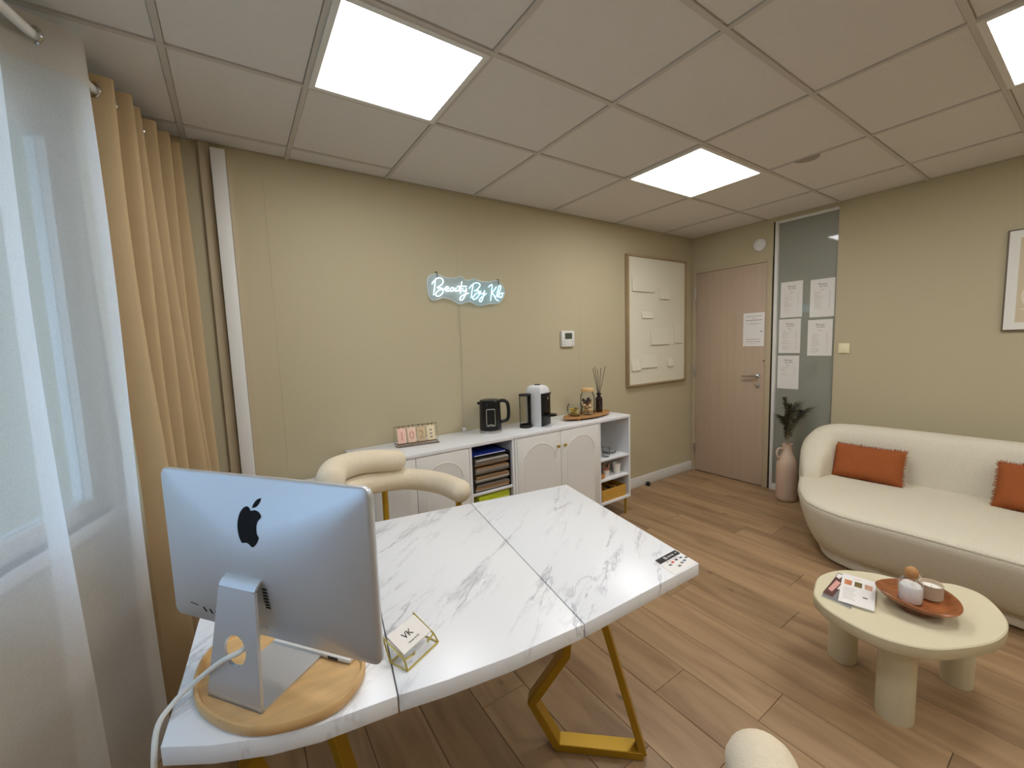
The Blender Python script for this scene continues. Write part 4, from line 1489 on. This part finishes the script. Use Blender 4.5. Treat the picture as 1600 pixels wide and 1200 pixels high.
mg = thing('magazine', 'glossy magazine with grey cover under the leaflet', 'magazine', (-2.1, -2.03, ZC))
q0 = [(-2.218, -1.990), (-2.225, -2.088), (-1.968, -2.055), (-1.975, -1.968)]
loc = [(a + 2.1, b + 2.03) for a, b in q0]
slab(mg, loc, .0005, .006, 'pages', PAPER)
slab(mg, loc, .006, .0068, 'cover', M('magazine_grey_cover', (128, 126, 126), .3))
for pts, c in (([(-2.195, -1.985), (-2.20, -2.020), (-1.99, -2.010), (-1.985, -1.972)], (92, 58, 56)), ([(-2.150, -1.988), (-2.160, -2.005), (-2.06, -2.005), (-2.05, -1.985)], (214, 160, 150)), ([(-2.12, -2.01), (-2.12, -2.03), (-2.03, -2.028), (-2.03, -2.008)], (226, 208, 196)), ([(-2.02, -1.975), (-2.03, -1.99), (-1.985, -1.99), (-1.985, -1.972)], (236, 232, 224))):
    slab(mg, [(a + 2.1, b + 2.03) for a, b in pts], .0068 + .0002 * len(mg.children), .0072 + .0002 * len(mg.children), 'cover_image', M('cover_print', c, .3))
lf = thing('leaflet', 'white leaflet with three small photos on the coffee table', 'leaflet', (-2.08, -2.066, ZC))
A_, B_, C_, D_ = Vector((-1.968, -1.983)), Vector((-1.946, -2.092)), Vector((-2.185, -2.148)), Vector((-2.214, -2.043))


def lp(u, v):
    q = A_.lerp(B_, u).lerp(D_.lerp(C_, u), v)
    return (q.x + 2.08, q.y + 2.066)


def lq(u0, u1, v0, v1):
    return [lp(u0, v0), lp(u0, v1), lp(u1, v1), lp(u1, v0)]


slab(lf, lq(0, 1, 0, 1), .0088, .0105, 'sheet', PAPER)
slab(lf, lq(.02, .98, .02, .98), .0005, .0088, 'inner_pages', PAPER)
for k, c in enumerate(((200, 128, 84), (110, 96, 52), (206, 160, 136))):
    slab(lf, lq(.09 + k * .30, .31 + k * .30, .20, .38), .0105, .0108, 'photo', M('leaflet_photo', c, .4, var=.3, vs=60))
for k in range(7):
    slab(lf, lq(.10, .46 - .03 * (k % 3), .48 + k * .06, .495 + k * .06), .0105, .0107, 'printed_line', INKL)
slab(lf, lq(.35, .55, .09, .115), .0105, .0107, 'printed_line', PINKP)
slab(lf, lq(.66, .80, .66, .70), .0105, .0107, 'printed_line', INK)

bw = thing('wooden_bowl', 'reddish-brown leaf-shaped wooden bowl on the coffee table', 'bowl', (-2.022, -2.232, ZC), math.radians(-34))


def bring(s, z, d=0):
    out = []
    for k in range(56):
        a = 2 * PI * k / 56
        c, sn = math.cos(a), math.sin(a)
        rx, ry = .116, .122
        rr_ = 1 + .03 * math.cos(2 * a + .5) - .03 * math.cos(3 * a + 1.0)
        out.append((rx * c * rr_ * s, ry * sn * rr_ * s, z + .008 + .007 * (s ** 3) * math.cos(2 * a)))
    return out


MB().loft([bring(.42, .018), bring(.62, .020), bring(.85, .030), bring(.98, .046), bring(1.0, .051), bring(.97, .054), bring(.9, .048), bring(.75, .034), bring(.55, .026), bring(.3, .024), bring(.08, .024)]).build('dish', REDWOOD, bw, smooth=True, angle=70)
MB().lathe([(.050, 0), (.052, .003), (.045, .030)], n=36).build('foot', REDWOOD, bw, smooth=True)
sj = thing('salt_jar', 'ribbed glass jar of white bath salt with cork ball stopper', 'jar', (-2.050, -2.218, ZC + .0325))
pj = [(.030, .001), (.0345, .006), (.035, .072), (.031, .086), (.022, .095), (.021, .100)]
m = MB()
rings = []
for r_, z in pj:
    rings.append([((r_ + .0009 * math.cos(20 * 2 * PI * k / 80)) * math.cos(2 * PI * k / 80), (r_ + .0009 * math.cos(20 * 2 * PI * k / 80)) * math.sin(2 * PI * k / 80), z) for k in range(80)])
m.loft(rings, True, False)
m.build('glass', GLASS, sj, smooth=True)
MB().lathe([(.028, .003), (.0325, .007), (.0328, .064), (.028, .072), (.012, .074)], n=36).build('salt', SALT, sj, smooth=True, angle=60)
MB().lathe([(.0208 * math.sin(PI * (k + .25) / 12.5), .117 - .024 * math.cos(PI * (k + .25) / 12.5)) for k in range(13)], n=28).build('cork_ball', CORK, sj, smooth=True, angle=80)
cd = thing('candle_cup', 'candle in a ribbed sand-coloured cup with handle', 'candle', (-1.962, -2.258, ZC + .0345))
cd.scale = (.86, .86, .95)
pr2 = [(.034, 0), (.040, .004)]
for k in range(8):
    pr2 += [(.0418, .007 + k * .006), (.0408, .010 + k * .006)]
pr2 += [(.042, .058), (.0425, .062), (.039, .062), (.038, .046)]
MB().lathe(pr2, n=40, cap1=False).build('cup', STONEW, cd, smooth=True, angle=60)
MB().lathe([(.0395, .040), (.0385, .0475), (.015, .047)], n=32).build('wax', WAX, cd, smooth=True)
MB().tube([(0, 0, .045), (.001, 0, .056)], .0012, 6).build('wick', PAPER, cd)
hd_ = Vector((.55, .83, 0))
MB().tube(spline([hd_ * .040 + Vector((0, 0, .052)), hd_ * .062 + Vector((0, 0, .066)), hd_ * .075 + Vector((0, 0, .048)), hd_ * .062 + Vector((0, 0, .026)), hd_ * .040 + Vector((0, 0, .022))], 6), .0055, 8).build('handle', STONEW, cd, smooth=True)

# ================================================================== CURTAINS
RZ = 2.385


def RX(y):
    return -4.30 + SL * y


rdv = Vector((-SL, -1, 0)).normalized()
pv = Vector((1, -SL, 0)).normalized()        # towards the room


def along(s, off, z):                         # s metres along the rod from y = -.03
    return Vector((RX(-.03), -.03, z)) + rdv * s + pv * off


ro = thing('curtain_rod', 'white curtain rod along the window', 'curtain rod')
MB().tube([along(.0, 0, RZ), along(3.0, 0, RZ)], .0135, 16).build('pole', WHITED, ro, smooth=True)
for s in (.03, 1.6, 2.95):
    MB().tube([along(s, 0, RZ), along(s, -.10, RZ + .0)], .008, 8).build('bracket', WHITED, ro, smooth=True)


def curtain(name, lb, s0, s1, nf, amp, mat, hem, flare, seed, head=None, zt=RZ + .055, ph=0.0):
    t = thing(name, lb, 'curtain', group=None)
    rn = random.Random(seed)
    per = [rn.uniform(.75, 1.3) for _ in range(nf)]
    cum = [0]
    for p_ in per:
        cum.append(cum[-1] + p_)
    cum = [c / cum[-1] for c in cum]
    am = [amp * rn.uniform(.75, 1.15) for _ in range(nf)]
    nu, nv = nf * 16, 44

    def pos(u, v):
        # v: 0 top .. 1 bottom
        for k in range(nf):
            if u <= cum[k + 1] + 1e-9:
                break
        f = (u - cum[k]) / (cum[k + 1] - cum[k])
        a = am[k] * (1 + flare * v * .8)
        wv = math.sin(2 * PI * f + ph)
        wv = math.copysign(abs(wv) ** .8, wv)
        off = a * wv + .012 * v * math.sin(5 * v + k * 2.1) + .006 * math.sin(11 * u + 7 * v)
        s = s0 + (s1 - s0) * u + flare * .05 * v * (2 * u - 1) + .012 * v * math.sin(3.3 * v + k)
        if name == 'blackout_curtain':
            off += .05 * v * v
        return along(s, off, zt + (hem - zt) * v)
    V, F = [], []
    for j in range(nv + 1):
        for i in range(nu + 1):
            V.append(pos(i / nu, j / nv))
    for j in range(nv):
        for i in range(nu):
            q = j * (nu + 1) + i
            F.append((q, q + 1, q + nu + 2, q + nu + 1))
    MB().add(V, F).build('fabric', mat, t, smooth=True, angle=180)
    if head:
        V, F = [], []
        jj = 3
        for j in range(jj + 1):
            for i in range(nu + 1):
                q = pos(i / nu, j / jj * .055)
                V.append(q + pv * .0025)
        for j in range(jj):
            for i in range(nu):
                q = j * (nu + 1) + i
                F.append((q, q + 1, q + nu + 2, q + nu + 1))
        MB().add(V, F).build('header_band', head, t, smooth=True, angle=180)
    # eyelets where the cloth crosses the rod
    for k in range(nf):
        for fz in (0.0, .5):
            u = cum[k] + (cum[k + 1] - cum[k]) * fz
            if u < .01:
                continue
            c = pos(u, (zt - RZ) / (zt - hem))
            s = (c - along(0, 0, RZ)).dot(rdv)
            c = along(s, 0, RZ)
            sgn = 1 if fz == 0 else -1
            ax = (rdv * .93 + pv * (.35 * sgn)).normalized()
            e1 = Vector((0, 0, 1))
            e2 = ax.cross(e1)
            MB().tube([c + (e1 * math.cos(2 * PI * q / 20) + e2 * math.sin(2 * PI * q / 20)) * .0235 for q in range(20)], .0045, 6, closed=True).build('eyelet', CHROME, t, smooth=True)
    return t


curtain('blackout_curtain', 'tan eyelet curtain gathered beside the sign wall', .03, .60, 6, .055, CURT, .012, .35, 4)
curtain('sheer_curtain', 'white sheer voile curtain at the left edge of the photo', .645, 2.4, 5, .065, SHEER, .01, .25, 11, head=SHEERH)

# ================================================================== OUTSIDE
gd = MB().box(-14, -5.2, -9, 6, -.4, -.3).build('garden_ground', LAWN)
struct(gd)
trn = thing('garden_tree', 'leafy tree outside the window behind the sheer curtain', 'tree', (-7.4, -.2, -.3))
MB().tube([(0, 0, 0), (.05, .1, 1.5), (0, .2, 3.0)], [.13, .10, .05], 10).build('trunk', BARK, trn, smooth=True)
rn = random.Random(5)
m = MB()
for k in range(2600):
    a, b, r_ = rn.uniform(0, 2 * PI), rn.uniform(-1, 1), rn.uniform(.5, 1) ** .4
    c = Vector((1.3 * r_ * math.cos(a) * math.sqrt(1 - b * b), 1.7 * r_ * math.sin(a) * math.sqrt(1 - b * b) + .1, 2.2 + 1.25 * r_ * b))
    d1_ = Vector((rn.uniform(-1, 1), rn.uniform(-1, 1), rn.uniform(-1, 1))).normalized() * .06
    d2_ = d1_.orthogonal().normalized() * .03
    m.add([c - d1_, c + d2_, c + d1_, c - d2_], [(0, 1, 2, 3)])
o = m.build('foliage', GREEN, trn)
o['kind'] = 'stuff'
